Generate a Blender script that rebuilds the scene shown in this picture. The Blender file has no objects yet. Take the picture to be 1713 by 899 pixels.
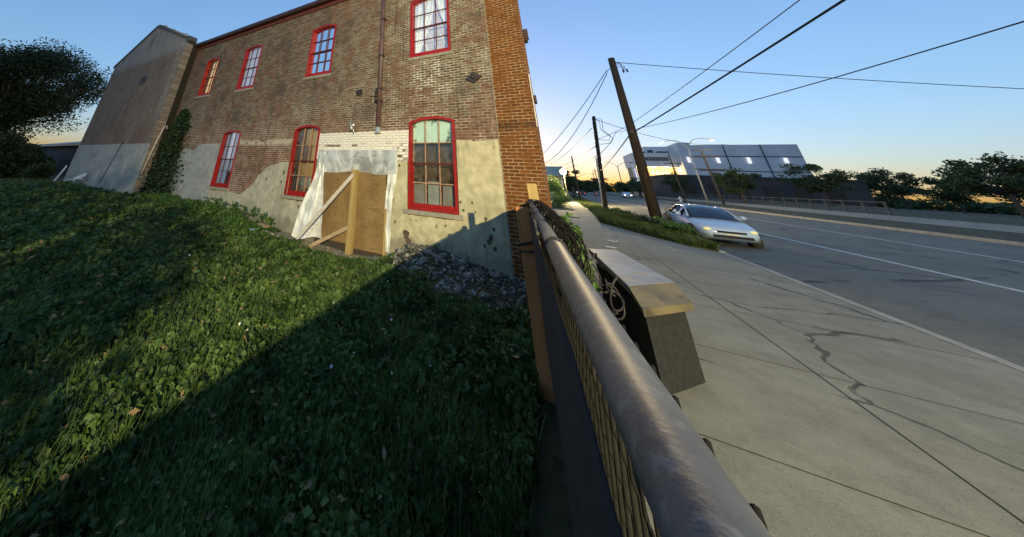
import bpy, bmesh, math, random
import numpy as np
from mathutils import Vector, Matrix, noise as mnoise
R = math.radians
random.seed(7); rng = np.random.default_rng(11)
S = bpy.context.scene
COL = S.collection

# ------------------------------------------------------------------ camera
cd = bpy.data.cameras.new('camera'); cam = bpy.data.objects.new('camera', cd); COL.objects.link(cam)
S.camera = cam
cd.sensor_width = 36.0; cd.lens = 9.593
cd.shift_x = 0.1283; cd.shift_y = -0.1983
cd.clip_start = 0.02; cd.clip_end = 3000
yaw, pitch, roll = -0.55782524, 0.39096082, -0.0575178
fw = Vector((math.sin(yaw)*math.cos(pitch), math.cos(yaw)*math.cos(pitch), math.sin(pitch)))
rt = Vector((math.cos(yaw), -math.sin(yaw), 0)); dn = fw.cross(rt)
r2 = math.cos(roll)*rt + math.sin(roll)*dn; d2 = -math.sin(roll)*rt + math.cos(roll)*dn
mw = Matrix((r2, -d2, -fw)).transposed().to_4x4(); mw.translation = (0, 0, 1.75)
cam.matrix_world = mw

# ------------------------------------------------------------------ dusk sky, faint last sun, exposure
SUN_EL, SUN_AZ = R(0.35), R(-15.0)          # azimuth measured from +Y towards +X
w = bpy.data.worlds.new('World'); S.world = w; w.use_nodes = True
wn = w.node_tree; wn.nodes.clear()
sky = wn.nodes.new('ShaderNodeTexSky'); sky.sky_type = 'NISHITA'; sky.sun_disc = False
sky.sun_elevation = SUN_EL; sky.sun_rotation = SUN_AZ
sky.altitude = 0; sky.air_density = 1.0; sky.dust_density = 0.9; sky.ozone_density = 3.7
bgn = wn.nodes.new('ShaderNodeBackground'); bgn.inputs[1].default_value = 1.10
won = wn.nodes.new('ShaderNodeOutputWorld')
hs = wn.nodes.new('ShaderNodeGamma'); hs.inputs['Gamma'].default_value = 0.60   # softer range, as a phone camera records dusk
wn.links.new(sky.outputs[0], hs.inputs['Color']); sat = wn.nodes.new('ShaderNodeHueSaturation'); sat.inputs['Saturation'].default_value = 1.02; wn.links.new(hs.outputs[0], sat.inputs['Color']); wn.links.new(sat.outputs[0], bgn.inputs[0]); wn.links.new(bgn.outputs[0], won.inputs[0])
sl = bpy.data.lights.new('sun', 'SUN'); sl.energy = 0.12; sl.angle = R(2); sl.color = (1, .72, .45)
so = bpy.data.objects.new('sun', sl); COL.objects.link(so)
sd = Vector((math.sin(SUN_AZ)*math.cos(SUN_EL), math.cos(SUN_AZ)*math.cos(SUN_EL), math.sin(SUN_EL)))
so.rotation_euler = sd.to_track_quat('Z', 'Y').to_euler(); so.location = (0, 40, 30)
S.view_settings.view_transform = 'Standard'; S.view_settings.look = 'None'
S.view_settings.exposure = 0.0; S.view_settings.gamma = 1.0; S.view_settings.use_curve_mapping = False
S.cycles.max_bounces = 6; S.cycles.transparent_max_bounces = 12
S.cycles.use_denoising = True
LAMP_POS = Vector((8.3, -11.0, 5.6)); LAMP_W = 26500.0

# ------------------------------------------------------------------ material helpers
def nd(nt, t, ins=None, **pr):
    n = nt.nodes.new(t)
    for k, v in pr.items(): setattr(n, k, v)
    for k, v in (ins or {}).items():
        s = n.inputs[k]
        if isinstance(v, bpy.types.NodeSocket): nt.links.new(v, s)
        else: s.default_value = v
    return n
def c4(c): return (*c, 1.0) if len(c) == 3 else c
def mixc(nt, f, a, b, bl='MIX'):
    n = nt.nodes.new('ShaderNodeMix'); n.data_type = 'RGBA'; n.blend_type = bl
    for i, v in ((0, f), (6, a), (7, b)):
        if isinstance(v, bpy.types.NodeSocket): nt.links.new(v, n.inputs[i])
        else: n.inputs[i].default_value = v if i == 0 else c4(v)
    return n.outputs[2]
def mth(nt, op, a, b=0.0, cl=False):
    n = nt.nodes.new('ShaderNodeMath'); n.operation = op; n.use_clamp = cl
    for i, v in ((0, a), (1, b)):
        if isinstance(v, bpy.types.NodeSocket): nt.links.new(v, n.inputs[i])
        else: n.inputs[i].default_value = v
    return n.outputs[0]
def sst(nt, x, a, b, lo=0.0, hi=1.0):
    n = nd(nt, 'ShaderNodeMapRange', {0: x, 1: a, 2: b, 3: lo, 4: hi}, interpolation_type='SMOOTHSTEP')
    return n.outputs[0]
def noi(nt, vec, sc, det=4, ro=.55, dist=0.0):
    return nd(nt, 'ShaderNodeTexNoise', {'Vector': vec, 'Scale': sc, 'Detail': det, 'Roughness': ro, 'Distortion': dist}).outputs[0]
def newm(name):
    m = bpy.data.materials.new(name); m.use_nodes = True; nt = m.node_tree
    b = nt.nodes['Principled BSDF']
    pos = nt.nodes.new('ShaderNodeNewGeometry').outputs['Position']
    return m, nt, b, pos
def lk(nt, a, b): nt.links.new(a, b)
def bump(nt, b, h, st=.3, d=.01):
    lk(nt, nd(nt, 'ShaderNodeBump', {'Strength': st, 'Distance': d, 'Height': h}).outputs[0], b.inputs['Normal'])
def pm(name, c1, c2=None, sc=6.0, ro=.7, bu=.15, me=0.0, stretch=(1, 1, 1), spec=.4, emis=None, es=0.0, lo=.35, hi=.65, c3=None, sc3=30, bd=.01):
    m, nt, b, pos = newm(name)
    c2 = c2 or tuple(min(1, v*1.25) for v in c1)
    v = nd(nt, 'ShaderNodeMapping', {'Vector': pos, 'Scale': stretch}).outputs[0]
    f = noi(nt, v, sc, 5, .6)
    col = mixc(nt, sst(nt, f, lo, hi), c1, c2)
    if c3: col = mixc(nt, sst(nt, noi(nt, v, sc3, 3, .6), .52, .68), col, c3)
    lk(nt, col, b.inputs['Base Color'])
    b.inputs['Roughness'].default_value = ro; b.inputs['Metallic'].default_value = me
    b.inputs['Specular IOR Level'].default_value = spec
    if bu: bump(nt, b, noi(nt, v, sc*5, 4, .6), bu, bd)
    if emis:
        b.inputs['Emission Color'].default_value = c4(emis); b.inputs['Emission Strength'].default_value = es
    return m
def uvec(nt, pos, axis):
    s = nd(nt, 'ShaderNodeSeparateXYZ', {0: pos})
    u = s.outputs[0] if axis == 'x' else s.outputs[1]
    return nd(nt, 'ShaderNodeCombineXYZ', {0: u, 1: s.outputs[2], 2: 0.0}).outputs[0], s

def brick_mat(name, axis, kind):
    m, nt, b, pos = newm(name)
    uv, sp = uvec(nt, pos, axis)
    x, z = sp.outputs[0 if axis == 'x' else 1], sp.outputs[2]
    # courses wander a little, as hand-laid ones do
    wob = nd(nt, 'ShaderNodeVectorMath', {0: nd(nt, 'ShaderNodeTexNoise', {'Vector': uv, 'Scale': 1.3, 'Detail': 3}).outputs[1], 1: (.5, .5, .5)}, operation='SUBTRACT').outputs[0]
    wob = nd(nt, 'ShaderNodeVectorMath', {0: wob, 1: (.03, .03, 0)} , operation='MULTIPLY').outputs[0]
    uv2 = nd(nt, 'ShaderNodeVectorMath', {0: uv, 1: wob}, operation='ADD').outputs[0] if kind != 'new' else uv
    ms = {'old': .0105, 'new': .0085, 'wing': .009}[kind]
    br = nd(nt, 'ShaderNodeTexBrick', {'Vector': uv2, 'Color1': (0, 0, 0, 1), 'Color2': (1, 1, 1, 1), 'Mortar': (.5, .5, .5, 1), 'Scale': 1.0, 'Mortar Size': ms, 'Mortar Smooth': .25, 'Bias': 0.0, 'Brick Width': .222, 'Row Height': .0745})
    per, mor = br.outputs[0], br.outputs[1]
    big = noi(nt, uv, .55, 5, .6); mid = noi(nt, uv, 3.0, 5, .65); fine = noi(nt, uv, 22.0, 4, .65)
    if kind == 'new':
        col = mixc(nt, per, (.105, .033, .007), (.17, .056, .012))
        col = mixc(nt, sst(nt, mid, .45, .75), col, (.065, .026, .014))
        col = mixc(nt, sst(nt, fine, .5, .8), col, (.145, .058, .022))
        mc = mixc(nt, sst(nt, mid, .35, .6), (.155, .09, .035), (.38, .27, .14))
        col = mixc(nt, mor, col, mc)
        # soot streaks across two bands
        st = mth(nt, 'MULTIPLY', sst(nt, mth(nt, 'ABSOLUTE', mth(nt, 'SUBTRACT', z, 3.05)), .0, .16, 1, 0), sst(nt, mid, .35, .55))
        col = mixc(nt, mth(nt, 'MULTIPLY', st, .75), col, (.035, .018, .014))
    elif kind == 'old':
        col = mixc(nt, per, (.125, .052, .034), (.215, .098, .06))
        col = mixc(nt, sst(nt, fine, .45, .75), col, (.11, .06, .045))
        # old grey-brown grime film on the bricks, heavier higher up; it varies brick by brick
        hgt = sst(nt, z, 2.2, 4.4)
        gr = mth(nt, 'MULTIPLY', sst(nt, mth(nt, 'ADD', mth(nt, 'ADD', mth(nt, 'MULTIPLY', big, .6), mth(nt, 'MULTIPLY', mid, .45)), mth(nt, 'MULTIPLY', per, .12)), .44, .66), mth(nt, 'ADD', mth(nt, 'MULTIPLY', hgt, .80), .12))
        gcol = mixc(nt, sst(nt, mth(nt, 'ADD', mth(nt, 'MULTIPLY', fine, .5), mth(nt, 'MULTIPLY', per, .5)), .25, .75), (.070, .058, .043), (.185, .155, .108))
        col = mixc(nt, gr, col, gcol)
        # mortar: dirty in sheltered upper parts, pale lime in worn patches
        lime = sst(nt, mth(nt, 'ADD', mth(nt, 'MULTIPLY', mid, .6), mth(nt, 'MULTIPLY', big, .5)), .46, .66)
        mc = mixc(nt, lime, (.17, .14, .105), (.54, .48, .38))
        mc = mixc(nt, mth(nt, 'MULTIPLY', mth(nt, 'MULTIPLY', sst(nt, z, 2.6, 5.6), sst(nt, x, -3.0, -8.5)), .85), mc, (.125, .108, .085))
        col = mixc(nt, mth(nt, 'MULTIPLY', mor, sst(nt, fine, .25, .5, .55, 1.0)), col, mc)
        so = mth(nt, 'MULTIPLY', sst(nt, mth(nt, 'ADD', mth(nt, 'MULTIPLY', noi(nt, uv, .9, 6, .65), .7), mth(nt, 'MULTIPLY', mid, .35)), .52, .66), sst(nt, z, 2.6, 3.6))
        col = mixc(nt, mth(nt, 'MULTIPLY', so, .74), col, (.062, .054, .043))
        # lime bloom and drips
        dv = nd(nt, 'ShaderNodeMapping', {'Vector': uv, 'Scale': (1.6, .45, 1)}).outputs[0]
        bl = mth(nt, 'MULTIPLY', sst(nt, noi(nt, dv, 2.4, 6, .7), .56, .70), sst(nt, fine, .45, .62))
        bl = mth(nt, 'MULTIPLY', bl, mth(nt, 'MULTIPLY', sst(nt, z, 1.9, 2.7), sst(nt, z, 5.2, 6.6, 1, 0)))
        col = mixc(nt, mth(nt, 'MULTIPLY', bl, .75), col, (.52, .47, .38))
        # line of old plaster keyed to the bricks above the stucco
        bd = mth(nt, 'MULTIPLY', sst(nt, mth(nt, 'ABSOLUTE', mth(nt, 'SUBTRACT', z, 2.80)), .02, .17, 1, 0), mth(nt, 'MULTIPLY', sst(nt, x, -11.4, -11.1), sst(nt, x, -8.1, -7.8, 1, 0)))
        bd = mth(nt, 'MULTIPLY', bd, sst(nt, mid, .36, .5))
        col = mixc(nt, mth(nt, 'MULTIPLY', bd, .8), col, (.50, .44, .34))
        # repointed white joints below the upper right window
        rp = mth(nt, 'MULTIPLY', mth(nt, 'MULTIPLY', sst(nt, x, -3.5, -3.1), sst(nt, x, -2.5, -2.05, 1, 0)), mth(nt, 'MULTIPLY', sst(nt, z, 3.7, 4.3), sst(nt, z, 5.0, 5.25, 1, 0)))
        rp = mth(nt, 'MULTIPLY', mth(nt, 'MULTIPLY', rp, mor), sst(nt, noi(nt, uv, 4.2, 2, .5), .47, .55))
        col = mixc(nt, rp, col, (.75, .72, .66))
        # dark water streaks
        dk = nd(nt, 'ShaderNodeMapping', {'Vector': uv, 'Scale': (2.2, .22, 1)}).outputs[0]
        col = mixc(nt, mth(nt, 'MULTIPLY', sst(nt, noi(nt, dk, 1.6, 5, .65), .55, .72), .55), col, (.045, .038, .032))
        # white painted band over the door
        rag = mth(nt, 'MULTIPLY', mth(nt, 'SUBTRACT', fine, .5), .10)
        wz = mth(nt, 'ADD', z, rag); wx = mth(nt, 'ADD', x, rag)
        wm = mth(nt, 'MULTIPLY', mth(nt, 'MULTIPLY', sst(nt, wx, -6.78, -6.74), sst(nt, wx, -3.40, -3.34, 1, 0)), mth(nt, 'MULTIPLY', sst(nt, wz, 2.20, 2.24), sst(nt, wz, 3.02, 3.08, 1, 0)))
        worn = mth(nt, 'MAXIMUM', sst(nt, mth(nt, 'ADD', mth(nt, 'MULTIPLY', per, .8), mth(nt, 'MULTIPLY', mid, .9)), .50, .66), sst(nt, z, 2.62, 2.75))
        wm = mth(nt, 'MULTIPLY', wm, mth(nt, 'MAXIMUM', mth(nt, 'MULTIPLY', worn, mth(nt, 'SUBTRACT', 1.0, mth(nt, 'MULTIPLY', mor, .9))), mth(nt, 'MULTIPLY', mor, .30)))
        col = mixc(nt, wm, col, mixc(nt, sst(nt, mid, .35, .7), (.80, .78, .73), (.66, .63, .55)))
    else:  # wing: dark weathered
        col = mixc(nt, per, (.125, .088, .068), (.21, .155, .118))
        mc = (.22, .19, .165)
        qu = sst(nt, x, -18.75, -18.35) if axis == 'x' else 0.0
        col = mixc(nt, mth(nt, 'MULTIPLY', mor, .8), col, mc)
        col = mixc(nt, mth(nt, 'MULTIPLY', sst(nt, big, .4, .62), .5), col, (.15, .122, .10))
        col = mixc(nt, mth(nt, 'MULTIPLY', sst(nt, z, 8.0, 8.6), .7), col, (.26, .26, .255))
        wk = nd(nt, 'ShaderNodeMapping', {'Vector': uv, 'Scale': (1.4, .25, 1)}).outputs[0]
        col = mixc(nt, mth(nt, 'MULTIPLY', sst(nt, noi(nt, wk, 1.3, 6, .65), .50, .70), .6), col, (.045, .038, .032))
        col = mixc(nt, mth(nt, 'MULTIPLY', sst(nt, mid, .52, .70), .45), col, (.26, .225, .19))
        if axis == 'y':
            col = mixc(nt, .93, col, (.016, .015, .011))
        if axis == 'x':
            q2 = mth(nt, 'MULTIPLY', mth(nt, 'MULTIPLY', qu, sst(nt, mid, .36, .52)), sst(nt, mth(nt, 'ADD', mor, mth(nt, 'MULTIPLY', per, .35)), .2, .5))
            col = mixc(nt, mth(nt, 'MULTIPLY', q2, .75), col, (.42, .40, .37))
            rd = mth(nt, 'MULTIPLY', sst(nt, z, 4.6, 3.4), sst(nt, big, .40, .58))
            col = mixc(nt, mth(nt, 'MULTIPLY', rd, .30), col, (.115, .050, .036))
    lk(nt, col, b.inputs['Base Color']); b.inputs['Roughness'].default_value = .88; b.inputs['Specular IOR Level'].default_value = .25
    h = mth(nt, 'ADD', mth(nt, 'MULTIPLY', mor, -1.0), mth(nt, 'MULTIPLY', fine, .9))
    bump(nt, b, h, .55, .012)
    return m

def stucco_mat(name, base, dark, stain):
    m, nt, b, pos = newm(name)
    big = noi(nt, pos, .9, 5, .6); mid = noi(nt, pos, 4.5, 6, .65); fine = noi(nt, pos, 40, 4, .6)
    col = mixc(nt, sst(nt, mid, .35, .66), base, dark)
    col = mixc(nt, mth(nt, 'MULTIPLY', sst(nt, big, .48, .66), .55), col, stain)
    dv = nd(nt, 'ShaderNodeMapping', {'Vector': pos, 'Scale': (3.5, 3.5, .35)}).outputs[0]
    col = mixc(nt, mth(nt, 'MULTIPLY', sst(nt, noi(nt, dv, 2.0, 5, .6), .55, .72), .45), col, tuple(v*.55 for v in stain))
    z = nd(nt, 'ShaderNodeSeparateXYZ', {0: pos}).outputs[2]
    col = mixc(nt, mth(nt, 'MULTIPLY', sst(nt, mth(nt, 'ADD', z, mth(nt, 'MULTIPLY', mid, -.5)), .30, .0), .55), col, (.12, .12, .095))
    # chips
    ch = sst(nt, noi(nt, pos, 9.0, 2, .4), .735, .75)
    col = mixc(nt, ch, col, (.06, .055, .05))
    lk(nt, col, b.inputs['Base Color']); b.inputs['Roughness'].default_value = .9; b.inputs['Specular IOR Level'].default_value = .2
    bump(nt, b, mth(nt, 'ADD', mth(nt, 'MULTIPLY', mid, .8), mth(nt, 'ADD', mth(nt, 'MULTIPLY', fine, .3), mth(nt, 'MULTIPLY', ch, -1.0))), .45, .02)
    return m

def wood_mat(name, c1, c2, axis, sc=3.0, ro=.75):
    st = {'x': (.25, 4, 4), 'y': (4, .25, 4), 'z': (4, 4, .25)}[axis]
    m, nt, b, pos = newm(name)
    v = nd(nt, 'ShaderNodeMapping', {'Vector': pos, 'Scale': st}).outputs[0]
    f = noi(nt, v, sc, 6, .65, 1.2)
    g = noi(nt, v, sc*6, 3, .6)
    col = mixc(nt, sst(nt, f, .38, .62), c1, c2)
    col = mixc(nt, mth(nt, 'MULTIPLY', sst(nt, g, .5, .7), .4), col, tuple(q*.6 for q in c1))
    lk(nt, col, b.inputs['Base Color']); b.inputs['Roughness'].default_value = ro
    bump(nt, b, g, .25, .004)
    return m

def plywood_mat():
    m, nt, b, pos = newm('plywood')
    v = nd(nt, 'ShaderNodeMapping', {'Vector': pos, 'Scale': (.6, 1, 2.6)}).outputs[0]
    f = noi(nt, v, 1.6, 3, .5, 2.5); g = noi(nt, v, 14, 3, .6, .6); h = noi(nt, pos, 1.4, 4, .6)
    rings = mth(nt, 'FRACT', mth(nt, 'MULTIPLY', f, 9.0))
    col = mixc(nt, sst(nt, h, .35, .65), (.19, .112, .038), (.27, .168, .062))
    col = mixc(nt, mth(nt, 'MULTIPLY', sst(nt, rings, .66, .96), .55), col, (.075, .04, .014))
    col = mixc(nt, mth(nt, 'MULTIPLY', sst(nt, g, .5, .7), .25), col, (.10, .058, .02))
    lk(nt, col, b.inputs['Base Color']); b.inputs['Roughness'].default_value = .8
    bump(nt, b, g, .2, .003); return m
def leaf_mat(name, c1, c2, tr=.25):
    m, nt, b, pos = newm(name)
    f = noi(nt, pos, 2.2, 3, .6); g = noi(nt, pos, 23, 2, .5)
    col = mixc(nt, sst(nt, mth(nt, 'ADD', mth(nt, 'MULTIPLY', f, .6), mth(nt, 'MULTIPLY', g, .4)), .38, .62), c1, c2)
    lk(nt, col, b.inputs['Base Color']); b.inputs['Roughness'].default_value = .55; b.inputs['Specular IOR Level'].default_value = .3
    t = nd(nt, 'ShaderNodeBsdfTranslucent', {'Color': col})
    mx = nd(nt, 'ShaderNodeMixShader', {0: tr, 1: b.outputs[0], 2: t.outputs[0]})
    lk(nt, mx.outputs[0], nt.nodes['Material Output'].inputs[0])
    return m

def glass_mat(name, tint=(.9, .95, .95), k=1.0, dirt=(.5, .52, .5), da=.12):
    m, nt, b, pos = newm(name); nt.nodes.remove(b)
    fr = nd(nt, 'ShaderNodeFresnel', {'IOR': 1.5}).outputs[0]
    wv = nd(nt, 'ShaderNodeBump', {'Strength': .08, 'Distance': .02, 'Height': noi(nt, pos, 3.0, 2, .5)}).outputs[0]
    gl = nd(nt, 'ShaderNodeBsdfGlossy', {'Color': (1, 1, 1, 1), 'Roughness': .03, 'Normal': wv})
    tp = nd(nt, 'ShaderNodeBsdfTransparent', {'Color': c4(tint)})
    df = nd(nt, 'ShaderNodeBsdfDiffuse', {'Color': c4(dirt)})
    d = mth(nt, 'MULTIPLY', sst(nt, noi(nt, pos, 5, 5, .65), .4, .75), da)
    a = nd(nt, 'ShaderNodeMixShader', {0: d, 1: tp.outputs[0], 2: df.outputs[0]})
    mx = nd(nt, 'ShaderNodeMixShader', {0: mth(nt, 'MULTIPLY', mth(nt, 'ADD', fr, .05), k, True), 1: a.outputs[0], 2: gl.outputs[0]})
    lk(nt, mx.outputs[0], nt.nodes['Material Output'].inputs[0])
    return m

def emit_mat(name, c, s):
    m, nt, b, pos = newm(name)
    b.inputs['Base Color'].default_value = c4(tuple(.6*v for v in c)); b.inputs['Emission Color'].default_value = c4(c); b.inputs['Emission Strength'].default_value = s
    b.inputs['Roughness'].default_value = .4
    return m

# ------------------------------------------------------------------ mesh helpers
WL = {}
def nb(): return bmesh.new()
def box(bm, x0, x1, y0, y1, z0, z1):
    v = [bm.verts.new((x, y, z)) for x in (x0, x1) for y in (y0, y1) for z in (z0, z1)]
    for f in ((0,1,3,2),(4,6,7,5),(0,4,5,1),(2,3,7,6),(0,2,6,4),(1,5,7,3)): bm.faces.new([v[i] for i in f])
def beam(bm, a, b, w_, h_, up=(0, 0, 1)):
    a = Vector(a); b = Vector(b); d = (b-a).normalized(); s = d.cross(Vector(up))
    if s.length < 1e-4: s = d.cross(Vector((1, 0, 0)))
    s.normalize(); u = s.cross(d)
    v = [bm.verts.new(p + s*sx*w_/2 + u*sy*h_/2) for p in (a, b) for sx, sy in ((-1,-1),(1,-1),(1,1),(-1,1))]
    for f in ((3,2,1,0),(4,5,6,7),(0,1,5,4),(1,2,6,5),(2,3,7,6),(3,0,4,7)): bm.faces.new([v[i] for i in f])
def tube(bm, pts, r, n=8, cap=True):
    P = [Vector(p) for p in pts]; rr = r if isinstance(r, (list, tuple)) else [r]*len(P)
    rings = []; u = None
    for i, p in enumerate(P):
        d = (P[min(i+1, len(P)-1)] - P[max(i-1, 0)]).normalized()
        if u is None: u = d.cross(Vector((0, 0, 1)) if abs(d.z) < .95 else Vector((1, 0, 0))).normalized()
        u = (u - d*u.dot(d)).normalized(); v = d.cross(u)
        rings.append([bm.verts.new(p + (u*math.cos(2*math.pi*k/n) + v*math.sin(2*math.pi*k/n))*rr[i]) for k in range(n)])
    for a, b in zip(rings, rings[1:]):
        for k in range(n): bm.faces.new((a[k], a[(k+1) % n], b[(k+1) % n], b[k]))
    if cap: bm.faces.new(rings[0][::-1]); bm.faces.new(rings[-1])
def prism(bm, poly, f0, f1):
    """poly: 2-D outline, f0/f1 map (u,v) to the two end faces"""
    a = [bm.verts.new(f0(*p)) for p in poly]; b = [bm.verts.new(f1(*p)) for p in poly]
    bm.faces.new(a); bm.faces.new(b[::-1]); n = len(a)
    for i in range(n): bm.faces.new((a[i], b[i], b[(i+1) % n], a[(i+1) % n]))
def lathe(bm, c, prof, n=16, top=True):
    rings = [[bm.verts.new((c[0]+r*math.cos(2*math.pi*k/n), c[1]+r*math.sin(2*math.pi*k/n), c[2]+z)) for k in range(n)] for r, z in prof]
    for a, b in zip(rings, rings[1:]):
        for k in range(n): bm.faces.new((a[k], a[(k+1) % n], b[(k+1) % n], b[k]))
    bm.faces.new(rings[0][::-1]); bm.faces.new(rings[-1])
def ball(bm, c, r, seg=12, sc=(1, 1, 1)):
    ret = bmesh.ops.create_uvsphere(bm, u_segments=seg, v_segments=max(6, seg//2), radius=1)
    for v in ret['verts']: v.co = Vector((v.co.x*r*sc[0]+c[0], v.co.y*r*sc[1]+c[1], v.co.z*r*sc[2]+c[2]))
def sheet(bm, n, m, fn):
    V = [[bm.verts.new(fn(i/n, j/m)) for j in range(m+1)] for i in range(n+1)]
    for i in range(n):
        for j in range(m): bm.faces.new((V[i][j], V[i+1][j], V[i+1][j+1], V[i][j+1]))
def O(name, bm, m, parent=None, smooth=False, loc=None, bev=0, sol=0):
    me = bpy.data.meshes.new(name)
    bmesh.ops.recalc_face_normals(bm, faces=bm.faces)
    off = WL[parent] if parent else Vector(loc or (0, 0, 0))
    for v in bm.verts: v.co -= off
    bm.to_mesh(me); bm.free()
    return fin(name, me, m, parent, smooth, off, bev, sol)
def fin(name, me, m, parent, smooth, off, bev=0, sol=0):
    if smooth: me.polygons.foreach_set('use_smooth', [True]*len(me.polygons))
    o = bpy.data.objects.new(name, me); COL.objects.link(o); me.materials.append(m)
    if parent: o.parent = parent
    else: o.location = off
    WL[o] = off
    if bev:
        q = o.modifiers.new('bevel', 'BEVEL'); q.width = bev; q.segments = 2; q.limit_method = 'ANGLE'
    if sol:
        q = o.modifiers.new('solid', 'SOLIDIFY'); q.thickness = sol; q.offset = 0
    return o
def thing(name, label, cat, loc, group=None):
    o = bpy.data.objects.new(name, None); COL.objects.link(o); o.location = loc; o.empty_display_size = .2
    WL[o] = Vector(loc); return tag(o, label, cat, group)
def tag(o, label, cat, group=None):
    o['label'] = label; o['category'] = cat
    if group: o['group'] = group
    return o
def struct(o, label=None):
    o['kind'] = 'structure'
    if label: o['label'] = label
    return o
def quads(name, V, m, parent=None, loc=None, smooth=False):
    """V: (n,4,3) array of leaf corners -> one mesh"""
    off = np.array(WL[parent] if parent else Vector(loc or (0, 0, 0)))
    n = len(V); me = bpy.data.meshes.new(name)
    me.vertices.add(n*4); me.vertices.foreach_set('co', (V - off).astype(np.float32).ravel())
    me.loops.add(n*4); me.loops.foreach_set('vertex_index', np.arange(n*4, dtype=np.int32))
    me.polygons.add(n); me.polygons.foreach_set('loop_start', np.arange(0, n*4, 4, dtype=np.int32))
    me.update(calc_edges=True); me.validate()
    return fin(name, me, m, parent, smooth, Vector(off))
def leafquads(P, size, up=0.0, asp=.55, droop=.3):
    """diamond leaves at points P with random tilt; up=1 keeps them facing the sky"""
    n = len(P); a = rng.uniform(0, 2*np.pi, n)
    nrm = rng.normal(size=(n, 3)); nrm[:, 2] = nrm[:, 2]*(1-up) + up*2.0
    nrm /= np.linalg.norm(nrm, axis=1, keepdims=True)
    t = np.stack([np.cos(a), np.sin(a), rng.uniform(-droop, droop, n)], 1)
    t -= nrm*(t*nrm).sum(1, keepdims=True); t /= np.linalg.norm(t, axis=1, keepdims=True)
    s = np.cross(nrm, t); L = (size*rng.uniform(.6, 1.3, n))[:, None] if np.ndim(size) == 0 else size[:, None]
    W = L*asp
    return np.stack([P - t*L*.5, P + s*W*.5 - t*L*.05, P + t*L*.5, P - s*W*.5 - t*L*.05], 1)
def ballpts(c, r, n, shell=.55):
    d = rng.normal(size=(n, 3)); d /= np.linalg.norm(d, axis=1, keepdims=True)
    k = shell + (1-shell)*rng.random(n)**.7
    return np.array(c) + d*k[:, None]*np.array(r)

# ------------------------------------------------------------------ materials
M = {}
M['brick_old'] = brick_mat('weathered_brick', 'x', 'old')
M['brick_new'] = brick_mat('orange_brick', 'x', 'new'); M['brick_new_y'] = brick_mat('orange_brick_front', 'y', 'new')
M['brick_wing'] = brick_mat('dark_brick', 'x', 'wing'); M['brick_wing_y'] = brick_mat('dark_brick_return', 'y', 'wing')
M['stucco'] = stucco_mat('stucco', (.52, .475, .32), (.37, .335, .21), (.29, .265, .17))  # lamp's yellow put into the stucco colour
M['stucco_unlit'] = stucco_mat('unlit_stucco', (.33, .345, .335), (.24, .255, .25), (.18, .195, .195))  # same stucco, coloured greyer and darker where lamplight is missing
M['stucco_mid'] = stucco_mat('patched_stucco', (.42, .405, .32), (.31, .30, .235), (.22, .21, .165))  # tone set between the lamplit and unlit copies
M['red'] = pm('red_window_paint', (.34, .009, .006), (.26, .009, .006), 8, .45, .08, c3=(.13, .010, .010), sc3=40)
M['red_dk'] = pm('dark_red_paint', (.10, .012, .012), (.07, .012, .012), 8, .5, .05)
M['muntin_pale'] = pm('bare_wood_muntin', (.42, .27, .18), (.33, .16, .10), 14, .6, .05)
M['sill'] = pm('stone_sill', (.30, .28, .22), (.22, .21, .17), 7, .85, .2)
M['glass'] = glass_mat('old_window_glass'); M['glass_up'] = glass_mat('upper_window_glass', k=1.0, da=.05)
M['cloth'] = pm('white_curtain', (.75, .75, .76), (.62, .62, .66), 3, .9, .1, stretch=(6, 6, .4), emis=(.75, .76, .86), es=.30)  # faint glow of its own puts light into the curtain
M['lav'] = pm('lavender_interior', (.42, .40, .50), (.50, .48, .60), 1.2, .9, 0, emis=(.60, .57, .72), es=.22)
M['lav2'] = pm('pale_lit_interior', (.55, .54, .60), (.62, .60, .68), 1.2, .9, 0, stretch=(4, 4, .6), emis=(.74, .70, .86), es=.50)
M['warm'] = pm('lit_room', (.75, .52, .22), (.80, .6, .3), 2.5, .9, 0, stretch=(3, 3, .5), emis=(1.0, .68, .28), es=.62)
M['dark_room'] = pm('dark_room', (.045, .034, .026), (.06, .045, .034), 2, .9, 0)
M['board_dark'] = pm('broken_plaster', (.07, .055, .04), (.11, .075, .05), 12, .95, .3)
M['board_grey'] = pm('grey_panel', (.24, .22, .21), (.18, .16, .155), 3, .8, .05)
M['card'] = wood_mat('tan_board', (.50, .33, .14), (.62, .42, .19), 'z')
M['brown_film'] = pm('brown_torn_film', (.15, .085, .065), (.42, .38, .34), 6, .4, .2, lo=.60, hi=.66)
M['paleblue'] = pm('pale_blue_film', (.66, .72, .76), (.82, .86, .88), 4, .6, .05, emis=(.7, .8, .9), es=.10)  # slight emission paints light into the film
M['paper_reflection'] = pm('peeling_paper_sky_reflection', (.50, .62, .56), (.09, .12, .09), 3.0, .5, .1, lo=.52, hi=.60)  # peeling paper, with the greenish sky reflection painted in
M['ply'] = plywood_mat()
M['lumber'] = wood_mat('yellow_lumber', (.33, .225, .075), (.43, .30, .11), 'z')
M['lumber_old'] = wood_mat('grey_lumber', (.46, .41, .34), (.60, .55, .47), 'x')
M['lumber_brown'] = wood_mat('brown_lumber', (.31, .22, .12), (.38, .28, .17), 'x')
M['orange_board'] = wood_mat('orange_board', (.34, .125, .03), (.40, .16, .045), 'z')
M['pipe_brown'] = pm('brown_downspout', (.095, .055, .055), (.125, .075, .07), 5, .5, .08)
M['iron'] = pm('black_iron', (.016, .015, .016), (.036, .028, .026), 10, .6, .2)
M['fascia'] = pm('dark_fascia', (.030, .016, .018), (.05, .022, .02), 4, .6, .08)
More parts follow.
